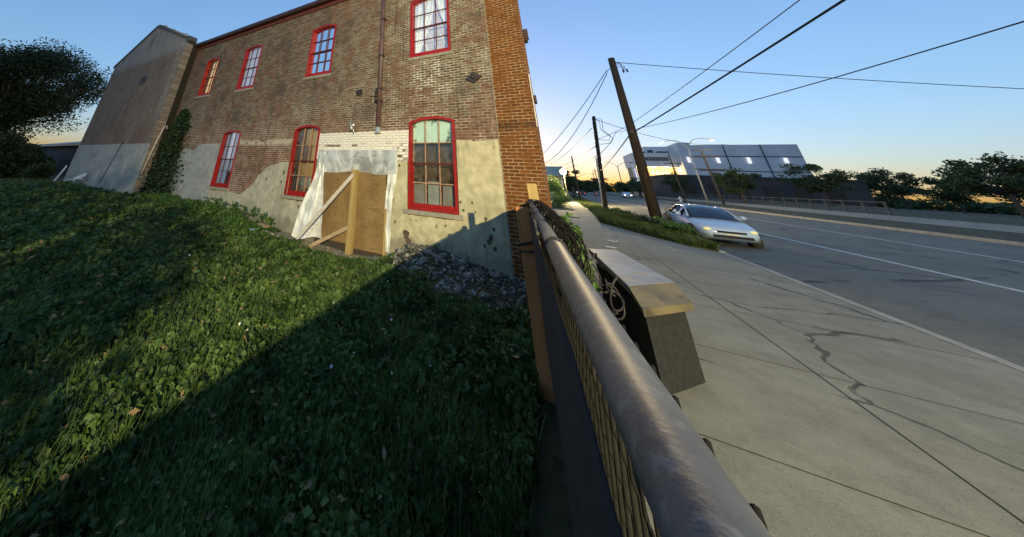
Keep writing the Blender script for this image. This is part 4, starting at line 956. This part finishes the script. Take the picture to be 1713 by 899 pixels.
# ================================================================== STREET SIDE
# verge grass
for nm, poly, n, h, lab, dens in (('verge_grass', V1, 34000, .27, 'shaggy green grass on the near verge round the pole', 0), ('verge_grass', V2, 9000, .12, 'mown grass on the verge beyond the concrete crossing', 0)):
    xs_ = [p[0] for p in poly]; ys_ = [p[1] for p in poly]
    q = np.stack([rng.uniform(min(xs_), max(xs_), n*2), min(ys_) + (max(ys_)-min(ys_))*rng.random(n*2)**1.6], 1); q = q[inpoly(q, poly)][:n]
    bump_ = np.array([.6+1.2*max(0, mnoise.noise(Vector((a*.8, b*.5, 6)))+.25) for a, b in q])
    o = quads(nm, blades(np.stack([q[:, 0], q[:, 1], np.full(len(q), .04)], 1), h*bump_, .035), M['grass_dry']); o['kind'] = 'stuff'; o['label'] = lab
def lean(a, b, r0, r1, bm, n=12): tube(bm, [a, Vector(a).lerp(Vector(b), .5), b], [r0, (r0+r1)/2, r1], n)
p1 = thing('utility_pole', 'thick dark wooden utility pole, nearest the camera, standing in the verge', 'utility pole', (4.43, 22.66, 0))
bm = nb(); lean((4.43, 22.66, -.3), (4.50, 22.66, 10.2), .27, .18, bm, 14); O('shaft', bm, M['pole'], p1, True)
bm = nb()
for k, z in enumerate((9.75, 9.55)): tube(bm, [(4.5, 22.66, z), (4.9, 22.60, z-.05), (5.05, 22.6, z-.3), (4.9, 22.6, z-.5)], .018, 6); 
tube(bm, [(4.5, 22.66, 9.9), (4.85, 22.6, 9.75), (4.92, 22.6, 9.35)], .02, 6); tube(bm, [(4.4, 22.6, 9.5), (4.2, 22.6, 9.4), (4.05, 22.7, 9.3)], .02, 6)
for x_, z_ in ((4.92, 9.3), (5.12, 9.3)): tube(bm, [(x_, 22.6, z_), (x_, 22.6, z_-.22)], .045, 8)
O('jumper_wires', bm, M['cable'], p1, True)
bm = nb(); box(bm, 4.34, 4.54, 22.40, 22.46, 5.1, 5.3); O('cable_bracket', bm, M['iron'], p1)
p2 = thing('utility_pole', 'leaning utility pole wrapped in cables with a pale conduit up its side', 'utility pole', (3.85, 38.7, 0))
bm = nb(); lean((3.85, 38.7, -.3), (4.71, 38.6, 9.5), .19, .14, bm); O('shaft', bm, M['pole'], p2, True)
bm = nb(); lean((3.62, 38.45, 0), (4.02, 38.4, 5.0), .07, .06, bm, 8); O('conduit', bm, M['steel_pale'], p2, True)
bm = nb()
for k in range(64):
    t_ = .18+.81*(k+rng.random())/64; cx_ = 3.85+.86*t_; zc = 9.5*t_; tube(bm, [(cx_+.16*math.cos(a), 38.64+.18*math.sin(a), zc+.22*a/3*rng.uniform(-1, 1)) for a in np.linspace(0, 5, 8)], .03, 5)
O('cable_wrap', bm, M['cable'], p2, True); bm = nb()
tube(bm, [(4.7, 38.4, 9.3), (5.35, 38.4, 9.1), (5.2, 38.4, 7.9), (5.9, 38.4, 7.0), (5.6, 38.4, 6.5), (4.6, 38.4, 6.4)], .028, 6)
O('cable_loop', bm, M['cable'], p2, True); bm = nb()
tube(bm, [(4.7, 38.4, 9.2), (5.1, 38.4, 8.8), (5.0, 38.4, 8.0), (5.7, 38.4, 7.2), (5.5, 38.4, 6.8), (4.6, 38.4, 6.9)], .025, 6)
O('cable_loop', bm, M['cable'], p2, True)
bush('shrub', 'brownish leafy shrub at the foot of the nearest pole', (4.85, 21.6, .52), (.45, .7, .5), 900, .12, M['dead'], None)
bush('shrub', 'low green shrub on the verge below the parked car', (4.35, 19.0, .34), (.50, 1.9, .32), 2600, .11, M['weed'], None)
def img(P): return P
# cables
def cable(lab, a, b, sag, r, m='cable', n=16, grp='overhead cables'):
    bm = nb(); a = Vector(a); b = Vector(b)
    tube(bm, [a.lerp(b, t) - Vector((0, 0, sag*4*t*(1-t))) for t in np.linspace(0, 1, n)], r, 6)
    o = O('overhead_cable', bm, M[m], None, loc=a, smooth=True); tag(o, lab, 'cable', grp)
T1 = (4.5, 22.6, 9.9)
cable('thin cable running right from the top of the nearest pole', T1, (41.9, 41.4, 8.4), .40, .022)
cable('upper cable swooping from the nearest pole top down behind the brick corner', (4.08, 22.6, 9.35), (-1.2, 34, 4.6), .35, .022)
cable('lower cable sagging from the nearest pole top towards the street front', (4.08, 22.6, 9.2), (-1.0, 38, 4.2), .9, .024)
cable('thick cable rising to the right from the middle of the nearest pole', (4.56, 22.5, 5.2), (7.6, 5.5, 6.92), .05, .030)
cable('thick bundled cable between the two near poles', (4.44, 22.66, 5.2), (4.15, 38.5, 3.7), .1, .035)
cable('thin cable rising steeply right from behind the nearest pole', (9.9, 44, 10.22), (15.0, 13.2, 13.5), .15, .028)
cable('slack cable curving up to the right edge below the thick one', (7.8, 48, 9.07), (16.2, 16, 8.3), .45, .028)
cable('cable from the leaning pole across the street to the white building', (4.75, 38.6, 9.2), (24, 66, 9.6), 1.0, .028)
for k, (za, zb, lab) in enumerate(((8.2, 6.8, 'topmost of the cables running down the street from the leaning pole'), (6.3, 6.0, 'second cable down the street from the leaning pole'), (5.4, 5.6, 'third cable down the street from the leaning pole'))):
    cable(lab, (4.3+.05*k, 38.6, za), (-.5+.5*k, 76, zb), .4, .03, 'cable_far')
cable('cable from the leaning pole up to the far end of the thin rising cable', (4.4, 38.6, 6.9), (9.9, 44, 10.22), .2, .025)
cable('second strand from the leaning pole to the thick rising cable', (4.3, 38.6, 5.3), (7.8, 48, 9.07), .25, .025)
cable('low diagonal cable dropping left of the leaning pole', (4.1, 38.4, 4.2), (3.4, 70, 4.0), .2, .025, 'cable_far')

# car
ca = thing('car', 'pale silver-blue sedan with dark glass roof driving along the near lane', 'car', (5.68, 20.3, -.05))
def car(t, x0, y0, z0, L, Wd):
    # stations along the length from the nose (at -y) to the tail: y, belt z, roof z, half width low, half width roof
    st = [(0, .58, .62), (.08, .66, .74), (.35, .74, .84), (.9, .84, .895), (1.35, .93, .91), (2.2, .96, .915), (3.4, .97, .915), (4.1, .98, .89), (4.45, .92, .82), (4.55, .72, .76)]
    bm = nb(); rings = []
    for y, b, hw in st:
        lo_ = .22 if .1 < y < 4.4 else .32
        r_ = [(-hw*.90, lo_), (-hw*.97, lo_+.06), (-hw, b*.62), (-hw*.985, b-.10), (-hw*.93, b-.03), (-hw*.72, b), (0, b+.025), (hw*.72, b), (hw*.93, b-.03), (hw*.985, b-.10), (hw, b*.62), (hw*.97, lo_+.06), (hw*.90, lo_)]
        rings.append([bm.verts.new((x0+u, y0+y, z0+v)) for u, v in r_])
    n_ = 13
    for a, b in zip(rings, rings[1:]):
        for k in range(n_): bm.faces.new((a[k], a[(k+1) % n_], b[(k+1) % n_], b[k]))
    bm.faces.new(rings[0]); bm.faces.new(rings[-1][::-1]); O('body', bm, M['car'], t, True)
    st2 = [(1.22, .93, .95, .76), (1.75, .95, 1.27, .66), (2.15, .96, 1.39, .60), (2.7, .965, 1.42, .58), (3.3, .97, 1.38, .58), (4.2, .98, 1.02, .68)]
    bm = nb(); rings = []
    for y, b, r_, hw in st2: rings.append([bm.verts.new((x0+u, y0+y, z0+v)) for u, v in ((-.835, b-.03), (-hw, r_-.05), (-hw*.80, r_), (0, r_+.02), (hw*.80, r_), (hw, r_-.05), (.835, b-.03))])
    for a, b in zip(rings, rings[1:]):
        for k in range(6): bm.faces.new((a[k], a[k+1], b[k+1], b[k]))
    O('greenhouse', bm, M['car_glass'], t, True)
    bm = nb()
    for s_ in (-1, 1):
        tube(bm, [(x0+s_*.80, y0+1.24, z0+.955), (x0+s_*.675, y0+1.76, z0+1.235), (x0+s_*.615, y0+2.15, z0+1.352), (x0+s_*.595, y0+2.7, z0+1.382), (x0+s_*.595, y0+3.3, z0+1.345), (x0+s_*.70, y0+4.2, z0+.99)], .028, 8)
        tube(bm, [(x0+s_*.60, y0+2.75, z0+1.375), (x0+s_*.84, y0+2.78, z0+.95)], .022, 6)
    O('roof_trim', bm, M['car'], t, True)
    for s_ in (-1, 1):
        for yy_ in (.88, 3.65):
            bm = nb(); tube(bm, [(x0+s_*.70, y0+yy_, z0+.33), (x0+s_*.925, y0+yy_, z0+.33)], .385, 24); O('wheel_arch', bm, M['dark_room'], t, True)
            bm = nb(); tube(bm, [(x0+s_*.72, y0+yy_, z0+.33), (x0+s_*.935, y0+yy_, z0+.33)], .33, 24); wh = O('wheel', bm, M['tyre'], t, True, bev=.02)
            bm = nb(); tube(bm, [(x0+s_*.90, y0+yy_, z0+.33), (x0+s_*.945, y0+yy_, z0+.33)], .21, 16); O('rim', bm, M['steel'], wh)
        bm = nb(); ball(bm, (x0+s_*.62, y0+.10, z0+.60), 1, 12, (.13, .10, .055)); O('headlight', bm, M['headlamp'], t, True)
        bm = nb(); ball(bm, (x0+s_*1.02, y0+1.62, z0+1.03), 1, 10, (.11, .08, .08)); O('wing_mirror', bm, M['car'], t, True)
        bm = nb(); box(bm, x0+s_*.915-.012, x0+s_*.915+.012, y0+2.55, y0+2.73, z0+.78, z0+.805); O('door_handle', bm, M['iron'], t)
    bm = nb(); box(bm, x0-.40, x0+.40, y0-.015, y0+.05, z0+.50, z0+.57); O('grille', bm, M['tyre'], t)
    bm = nb(); box(bm, x0-.55, x0+.55, y0-.012, y0+.10, z0+.33, z0+.42); O('air_intake', bm, M['tyre'], t)
    bm = nb(); box(bm, x0-.16, x0+.16, y0-.03, y0-.016, z0+.43, z0+.49); O('front_plate', bm, M['steel_pale'], t)
car(ca, 5.68, 18.05, -.055, 4.5, 1.82)

# light poles and poles across the street
lp = thing('street_light', 'pale metal street light pole with two curved arms across the street', 'street light', (19, 64.4, .9))
bm = nb(); lean((19, 64.4, .6), (19, 64.6, 9.1), .12, .08, bm); O('shaft', bm, M['steel_pale'], lp, True)
for s, (ex, ey, ez) in ((-1, (17.2, 69.8, 10.35)), (1, (19.9, 58.5, 9.35))):
    bm = nb(); a = Vector((19, 64.6, 9.0)); e = Vector((ex, ey, ez)); m_ = a.lerp(e, .5)+Vector((0, 0, .75)); tube(bm, [a, a.lerp(m_, .6)+Vector((0, 0, .35)), m_, m_.lerp(e, .6)+Vector((0, 0, .12)), e], .045, 7); ar = O('arm', bm, M['steel_pale'], lp, True)
    bm = nb(); ball(bm, e, 1, 10, (.22, .5, .10)); hd_ = O('lamp_head', bm, M['steel'], ar, True)
    bm = nb(); ball(bm, (e.x, e.y, e.z-.06), 1, 10, (.18, .42, .09)); O('lens', bm, M['bulb2'], ar, True)
    L = bpy.data.lights.new('street_lamp_light', 'POINT'); L.energy = 420; L.color = (1, .86, .56); L.shadow_soft_size = .3; o = bpy.data.objects.new('street_lamp_light', L); COL.objects.link(o); o.location = (e.x, e.y, e.z-.35)
def wpole(lab, base, top, arms, r=.14, m='pole_far'):
    t = thing('utility_pole', lab, 'utility pole', base); bm = nb(); lean((base[0], base[1], base[2]-.4), top, r, r*.75, bm); O('shaft', bm, M[m], t, True)
    d = Vector(top)-Vector(base)
    for f, hw in arms:
        c = Vector(base)+d*f; bm = nb(); box(bm, c.x-hw, c.x+hw, c.y-.2, c.y-.06-r*.3, c.z-.07, c.z+.07); O('crossarm', bm, M[m], t)
wpole('dark wooden pole with one low crossarm before the white building', (19.0, 73.8, .9), (19.0, 74.4, 8.85), [(.79, 1.15)])
wpole('dark pole with three wide crossarms before the bluish shaded wall', (19.1, 59.7, .9), (19.0, 60.2, 7.95), [(1.02, 1.0), (.88, 1.6), (.64, 1.5)])
wpole('distant bare pole behind the street tree', (3.36, 70, 0), (3.36, 70, 7.9), [], .16)
wpole('distant pole with crossarm near the street end', (12.2, 128, 0), (12.2, 128, 9.0), [(.9, 1.2)], .14)
wpole('smaller distant pole with crossarm farther down the street', (14.8, 165, 0), (14.8, 165, 9.5), [(.92, 1.2)], .14)
wpole('farthest pole with crossarm at the end of the street', (9.5, 190, 0), (9.5, 190, 8.6), [(.92, 1.2)], .14)
sl2 = thing('street_light', 'distant double-armed street light lit beside the leaning pole', 'street light', (16.9, 115, .7))
bm = nb(); lean((16.9, 115, .4), (16.9, 115, 9.2), .13, .09, bm); O('shaft', bm, M['pole_far'], sl2, True)
for s in (-1, 1):
    bm = nb(); tube(bm, [(16.9, 115, 9.0), (16.9+s*1.2, 115, 9.9), (16.9+s*2.4, 115, 10.3), (16.9+s*3.4, 115, 10.2)], .06, 6); ar = O('arm', bm, M['pole_far'], sl2, True)
    bm = nb(); ball(bm, (16.9+s*3.6, 115, 10.15), 1, 10, (.5, .3, .22)); O('lamp_head', bm, M['bulb2'] if s < 0 else M['steel'], ar, True)
gl = thing('globe_lamp', 'glowing yellow globe lamp on a post down the sidewalk', 'lamp', (1.0, 50, 0))
bm = nb(); lean((1.0, 50, -.1), (1.0, 50, 3.75), .05, .04, bm, 8); O('post', bm, M['pole_far'], gl, True)
bm = nb(); ball(bm, (1.0, 50, 4.0), .40, 14); O('globe', bm, M['bulb'], gl, True)
L = bpy.data.lights.new('globe_light', 'POINT'); L.energy = 13000; L.color = (1, .76, .38); L.shadow_soft_size = .41
o = bpy.data.objects.new('globe_light', L); COL.objects.link(o); o.location = (1.0, 49.5, 4.0)

hd = thing('added_shade_hedge', 'tall unseen hedge added behind the viewer to shade the left lawn', 'hedge', (.75, -6.4, 0))  # unseen hedge, added and shaped to cast shade over the left lawn
hh = lambda y_: 3.0 + .95*sm(-3.4, -4.7, y_) + .75*sm(-5.4, -6.4, y_)
P = np.concatenate([ballpts((.75+rng.normal(0, .1), y_, hh(y_)/2-.05), (.55, .6, hh(y_)/2+.02+rng.normal(0, .06)), 1100, .4) for y_ in np.arange(-10.4, -3.3, .42)])
quads('foliage', leafquads(P, .16, .1), M['tree'], hd)
bm = nb()
for y_ in np.arange(-9.4, -3.3, .8): tube(bm, [(.75, y_, -.2), (.8, y_+.05, 1.2), (.7, y_, 2.4)], .03, 5)
O('stem', bm, M['bark'], hd)
# house, hedges and trees down the street
hs_ = thing('house', 'pale green house partly hidden behind the brick corner', 'house', (-4, 62, 0))
bm = nb(); box(bm, -9, .9, 60, 70, -.2, 3.9); O('wall', bm, M['house'], hs_)
bm = nb(); prism(bm, [(59.4, 3.85), (65, 5.6), (70.6, 3.85), (70.6, 3.75), (59.4, 3.75)], lambda u, v: (-9.5, u, v), lambda u, v: (1.3, u, v)); O('roof', bm, M['house_roof'], hs_)
bm = nb(); box(bm, -1.2, .2, 59.95, 60.0, 1.2, 2.7); wi = O('window', bm, M['white_wall'], hs_)
bm = nb(); box(bm, -1.1, .1, 59.93, 59.948, 1.3, 2.6); O('pane', bm, M['blue_glass'], wi)
bush('hedge', 'low round clipped hedge by the sidewalk past the brick corner', (-.05, 36.5, .62), (1.15, 1.2, .68), 4200, .10, M['hedge'], None, 'hedge')
bush('hedge', 'tall yellow-green bush between the hedge and the house', (-.35, 44, 1.55), (1.25, 2.0, 1.6), 4600, .14, M['hedge'], None, 'bush')
bush('hedge', 'small dark bush beside the globe lamp', (.3, 52, .9), (.7, 1.0, .9), 1500, .14, M['tree2'], None, 'bush')
bm = nb(); box(bm, -.75, -.45, 38.6, 38.75, 0, 1.35); tag(O('utility_cabinet', bm, M['steel_pale'], None, loc=(-.6, 38.7, 0), bev=.02), 'narrow pale grey cabinet standing behind the low hedge', 'cabinet')
tree('street_tree', 'bushy street tree on the verge behind the globe lamp', 'tree', (3.0, 84, 0), 6, ((3.3, 84, 4.4), (2.5, 2.5, 1.9)), 4200, .30, M['tree2'], .38, 'street trees', 18, seed=5)
for i, (x, y, h, r_, lab) in enumerate(((16.6, 112, 4.5, 2.6, 'dark street tree left of the white building entrance'), (18.4, 104, 4.8, 2.8, 'dark tree in front of the white building sign'), (16.9, 94, 4.2, 2.0, 'dark tree hidden behind the nearest pole, left of the lit storefront'), (22.5, 88, 4.6, 2.4, 'dark tree before the dark annex beside the one-arm pole'),
        (22.0, 62, 4.4, 2.4, 'dark tree before the annex right of the pale light pole'), (14.6, 150, 6.5, 4.2, 'broad dark tree at the street end near the distant light'), (10.5, 160, 6.0, 4.5, 'rounded dark tree beyond the leaning pole'), (6.6, 170, 6.8, 4.5, 'tall dark tree at the end of the street'), (-4, 150, 8.5, 6.0, 'big dark tree behind the pale green house'),
        (31, 66, 5.6, 3.0, 'spreading dark tree right of the pale light pole, on the lawn'), (44, 66, 7.0, 3.8, 'large dark tree at the right before the bluish shaded wall'), (56, 84, 8.0, 4.2, 'dark tree standing alone at the right edge beyond the annex'), (54, 99, 7.0, 3.6, 'dark tree just behind the far corner of the annex'), (66, 118, 8.5, 5.0, 'wide distant tree between the annex corner and the right edge'), (76, 124, 7.0, 4.6, 'low distant tree against the horizon at the far right'))):
    tree('street_tree', lab, 'tree', (x, y, gz(x, y)), h, ((x, y, gz(x, y)+h*.62), (r_, r_, h*.42)), 5200, .075*r_+.04, M['tree2'], .2, 'street trees', 26, seed=20+i)
bm = nb(); P = np.concatenate([ballpts((x_, 235+rng.normal(0, 6), 3.2), (9, 6, 3.6+rng.normal(0, .8)), 900, .3) for x_ in range(-60, 240, 9)])
bm.free(); o = quads('far_wood', leafquads(P, 1.3, .1), M['tree2']); o['kind'] = 'stuff'; o['label'] = 'far dark line of trees closing the street'
def smallcar(lab, x, y, z, m, cat='car', face=-1, tail=False):
    t = thing('distant_car', lab, cat, (x, y, z)); bm = nb()
    prism(bm, [(-2.1, .25), (-2.15, .75), (-1.2, .9), (-.6, 1.38), (.9, 1.4), (1.6, .95), (2.15, .85), (2.15, .25)], lambda u, v: (x-.85, y+u, z+v), lambda u, v: (x+.85, y+u, z+v)); O('body', bm, m, t, bev=.06)
    bm = nb(); prism(bm, [(-1.12, .93), (-.58, 1.34), (.85, 1.36), (1.45, .97)], lambda u, v: (x-.87, y+u, z+v), lambda u, v: (x+.87, y+u, z+v)); O('side_glass', bm, M['car_glass'], t)
    for s in (-1, 1):
        for q in (-1.3, 1.3):
            bm = nb(); tube(bm, [(x+s*.7, y+q, z+.3), (x+s*.88, y+q, z+.3)], .31, 12); O('wheel', bm, M['tyre'], t)
        bm = nb(); box(bm, x+s*.62-.14, x+s*.62+.14, y-2.19, y-2.13, z+.62, z+.78); O('tail_light' if tail else 'headlight', bm, M['tail'] if tail else M['bulb2'], t)
smallcar('white car parked on the drive behind the bushes', .4, 66, .05, M['car'])
smallcar('red-lit car waiting far down the street', 6.6, 120, -.0, M['dim'], tail=True)
smallcar('second distant car with red tail lights, in the next lane', 10.2, 112, .2, M['roof'], tail=True)
smallcar('distant car with lit headlights coming up the street', 7.2, 150, 0.0, M['dim'])
smallcar('pale distant car at the far kerb under the trees', 15.0, 100, .4, M['car'])
hy = thing('fire_hydrant', 'small white fire hydrant on the far verge', 'hydrant', (17.6, 70.5, .75))
bm = nb(); lathe(bm, (17.6, 70.5, .72), [(.2, 0), (.2, .06), (.14, .08), (.14, .55), (.19, .57), (.17, .66), (.08, .78), (.03, .84)], 12); O('barrel', bm, M['paper'], hy, True)
bm = nb(); tube(bm, [(17.34, 70.5, 1.17), (17.86, 70.5, 1.17)], .08, 8); O('outlet', bm, M['paper'], hy, True)

# white building across the street
wb = thing('white_building', 'white modern building with overhanging lit canopy across the street', 'building', (25, 115, 1))
Y = 115.3
bm = nb(); prism(bm, [(21.15, Y), (30.765, Y), (30.765, 128), (20.95, 128)], lambda u, v: (u, v, 9.2), lambda u, v: (u, v, 13.1)); O('canopy', bm, M['white_wall'], wb)
bm = nb(); box(bm, 23.95, 29.1, Y-.05, Y+.02, 10.85, 11.9); wi = O('window_band', bm, M['blue_glass'], wb)
bm = nb()
for k in range(6): box(bm, 24.75+k*.74-.03, 24.75+k*.74+.03, Y-.08, Y-.052, 10.85, 11.9)
O('mullion', bm, M['steel'], wi)
bm = nb(); box(bm, 21.1, 30.76, 118.2, 127, .8, 9.19); O('wall', bm, M['warm_lit_wall'], wb)
for k in range(4):
    bm = nb(); x = 24.9+k*1.12; box(bm, x, x+.92, 118.1, 118.19, 7.1, 7.95); O('lit_window', bm, M['litwin'], wb)
for k in range(3):
    bm = nb(); x = 24.7+k*1.1; box(bm, x, x+.9, 118.1, 118.19, 2.6, 5.0); O('storefront_window', bm, M['litwin'], wb)
for x_, yy_ in ((21.9, 116.4), (25.5, 116.6), (28.5, 116.6)):
    bm = nb(); box(bm, x_-.3, x_+.3, yy_-.3, yy_+.3, 9.14, 9.195); O('soffit_light', bm, M['soffit'], wb)
    L = bpy.data.lights.new('soffit_lamp', 'POINT'); L.energy = 700; L.color = (1, .74, .34); L.shadow_soft_size = .3; o = bpy.data.objects.new('soffit_lamp', L); COL.objects.link(o); o.location = (x_, yy_, 8.9)
bm = nb(); box(bm, 20.75, 21.35, 115.4, 118.4, .8, 9.15); O('pillar', bm, M['white_wall'], wb)
bm = nb()
z_ = 5.0
for k, (w_h) in enumerate((.5, .34, .42, .3, .44, .38, .48)):
    zz_ = 8.4-k*.52; box(bm, 20.98-w_h/2, 20.98+w_h/2, 115.3, 115.39, zz_-.13, zz_); box(bm, 20.98-w_h/2, 20.98-w_h/2+.12, 115.3, 115.39, zz_-.40, zz_-.13)
O('lit_sign', bm, M['litwhite'], wb)
bm = nb(); box(bm, 25.0, 31.5, 119, 127, 13.1, 15.3); O('penthouse', bm, M['white_wall'], wb)
bm = nb()
for x_, wd, h_ in ((23.2, 1.5, .5), (25.4, 1.1, .9), (27.3, 2.6, .55)): box(bm, x_, x_+wd, 116.4, 117.6, 13.105, 13.1+h_)
O('roof_plant', bm, M['dim'], wb)
bm = nb(); prism(bm, [(30.77, 111.4), (33.3, 111.4), (33.3, 127), (30.77, 127)], lambda u, v: (u, v, .8), lambda u, v: (u, v, 15.5)); O('tower', bm, M['white_wall'], wb)
bm = nb(); box(bm, 30.9, 33.29, 111.30, 111.39, .8, 15.45); box(bm, 33.31, 52, 111.5, 127, .8, 14.85); O('shade_tinted_wall', bm, M['shade_tinted_wall'], wb)  # shade-tinted sheet over the white tower's front, and the long wall
bm = nb()
for z_ in (4.6, 8.3, 11.9): box(bm, 33.4, 51.9, 111.42, 111.49, z_-.10, z_+.10)
for x_ in (39.5, 46): box(bm, x_-.1, x_+.1, 111.42, 111.49, 6, 14.8)
O('wall_joint', bm, M['dim'], wb)
for x_, z_ in ((32.1, 10.9), (37.6, 10.9), (43, 10.9), (49, 10.9)):
    bm = nb(); box(bm, x_-.28, x_+.28, 111.1, 111.25, z_-.7, z_+.7); O('wall_light', bm, M['litwhite'], wb)
ax = thing('annex', 'low dark flat-roofed annex in front of the white building', 'building', (34, 96, 1))
bm = nb(); box(bm, 22.6, 50, 95, 109, .8, 5.95); O('wall', bm, M['dark_wall'], ax)
bm = nb(); box(bm, 22.4, 50.2, 94.8, 109.2, 5.95, 6.25); O('roof_edge', bm, M['dim'], ax)
for k in range(6):
    bm = nb(); x = 25+k*4; box(bm, x, x+1.8, 94.9, 94.99, 2.2, 4.4); O('window', bm, M['dark_room'], ax)
bm = nb()
for k in range(34): box(bm, 21.4-.05, 21.4+.05, 40+k*2-.05, 40+k*2+.05, gz(21.4, 60)-.1, gz(21.4, 60)+.95)
for z_ in (.45, .85): box(bm, 21.37, 21.43, 39.9, 106.1, gz(21.4, 60)+z_, gz(21.4, 60)+z_+.06)
tag(O('low_railing', bm, M['dim'], None, loc=(21.4, 73, 1)), 'low dark railing along the far sidewalk', 'railing')
# scraps on the pavement
for x_, y_, lab in ((1.3, 14.5, 'white paper scrap on the concrete apron'), (1.05, 12.9, 'small white paper scrap nearer the fence on the concrete'), (3.35, 18.6, 'white paper scrap at the edge of the verge')):
    bm = nb(); sheet(bm, 4, 4, lambda u, v: (x_+u*.28, y_+v*.16, .06+.03*mnoise.noise(Vector((u*4, v*4, x_))))); tag(O('paper_scrap', bm, M['paper'], None, loc=(x_, y_, .02), sol=.004), lab, 'litter')

# ================================================================== STREET LAMP BEHIND THE CAMERA (lights the wall)
sp = thing('street_light', 'tall street light by the near kerb behind the viewer, lit', 'street light', (LAMP_POS.x-2.2, LAMP_POS.y, 0))
lx, ly, lz = LAMP_POS
bm = nb(); lean((lx-3.7, ly, -.3), (lx-3.7, ly, lz+.4), .1, .07, bm); O('shaft', bm, M['steel_pale'], sp, True)
bm = nb(); tube(bm, [(lx-3.7, ly, lz+.3), (lx-2.5, ly, lz+.75), (lx-.9, ly, lz+.6), (lx, ly, lz+.36)], .05, 8); O('arm', bm, M['steel_pale'], sp, True)
bm = nb(); ball(bm, (lx, ly, lz+.33), 1, 12, (.42, .26, .10)); O('lamp_head', bm, M['steel'], sp, True)
L = bpy.data.lights.new('lamp_light', 'SPOT'); L.energy = LAMP_W; L.color = (1.0, .85, .47); L.shadow_soft_size = .10
L.spot_size = R(125); L.spot_blend = .9
o = bpy.data.objects.new('lamp_light', L); COL.objects.link(o); o.location = (lx, ly, lz)
o.rotation_euler = (Vector((-1.8, 7.1, 2.6))-Vector((lx, ly, lz))).to_track_quat('-Z', 'Y').to_euler()
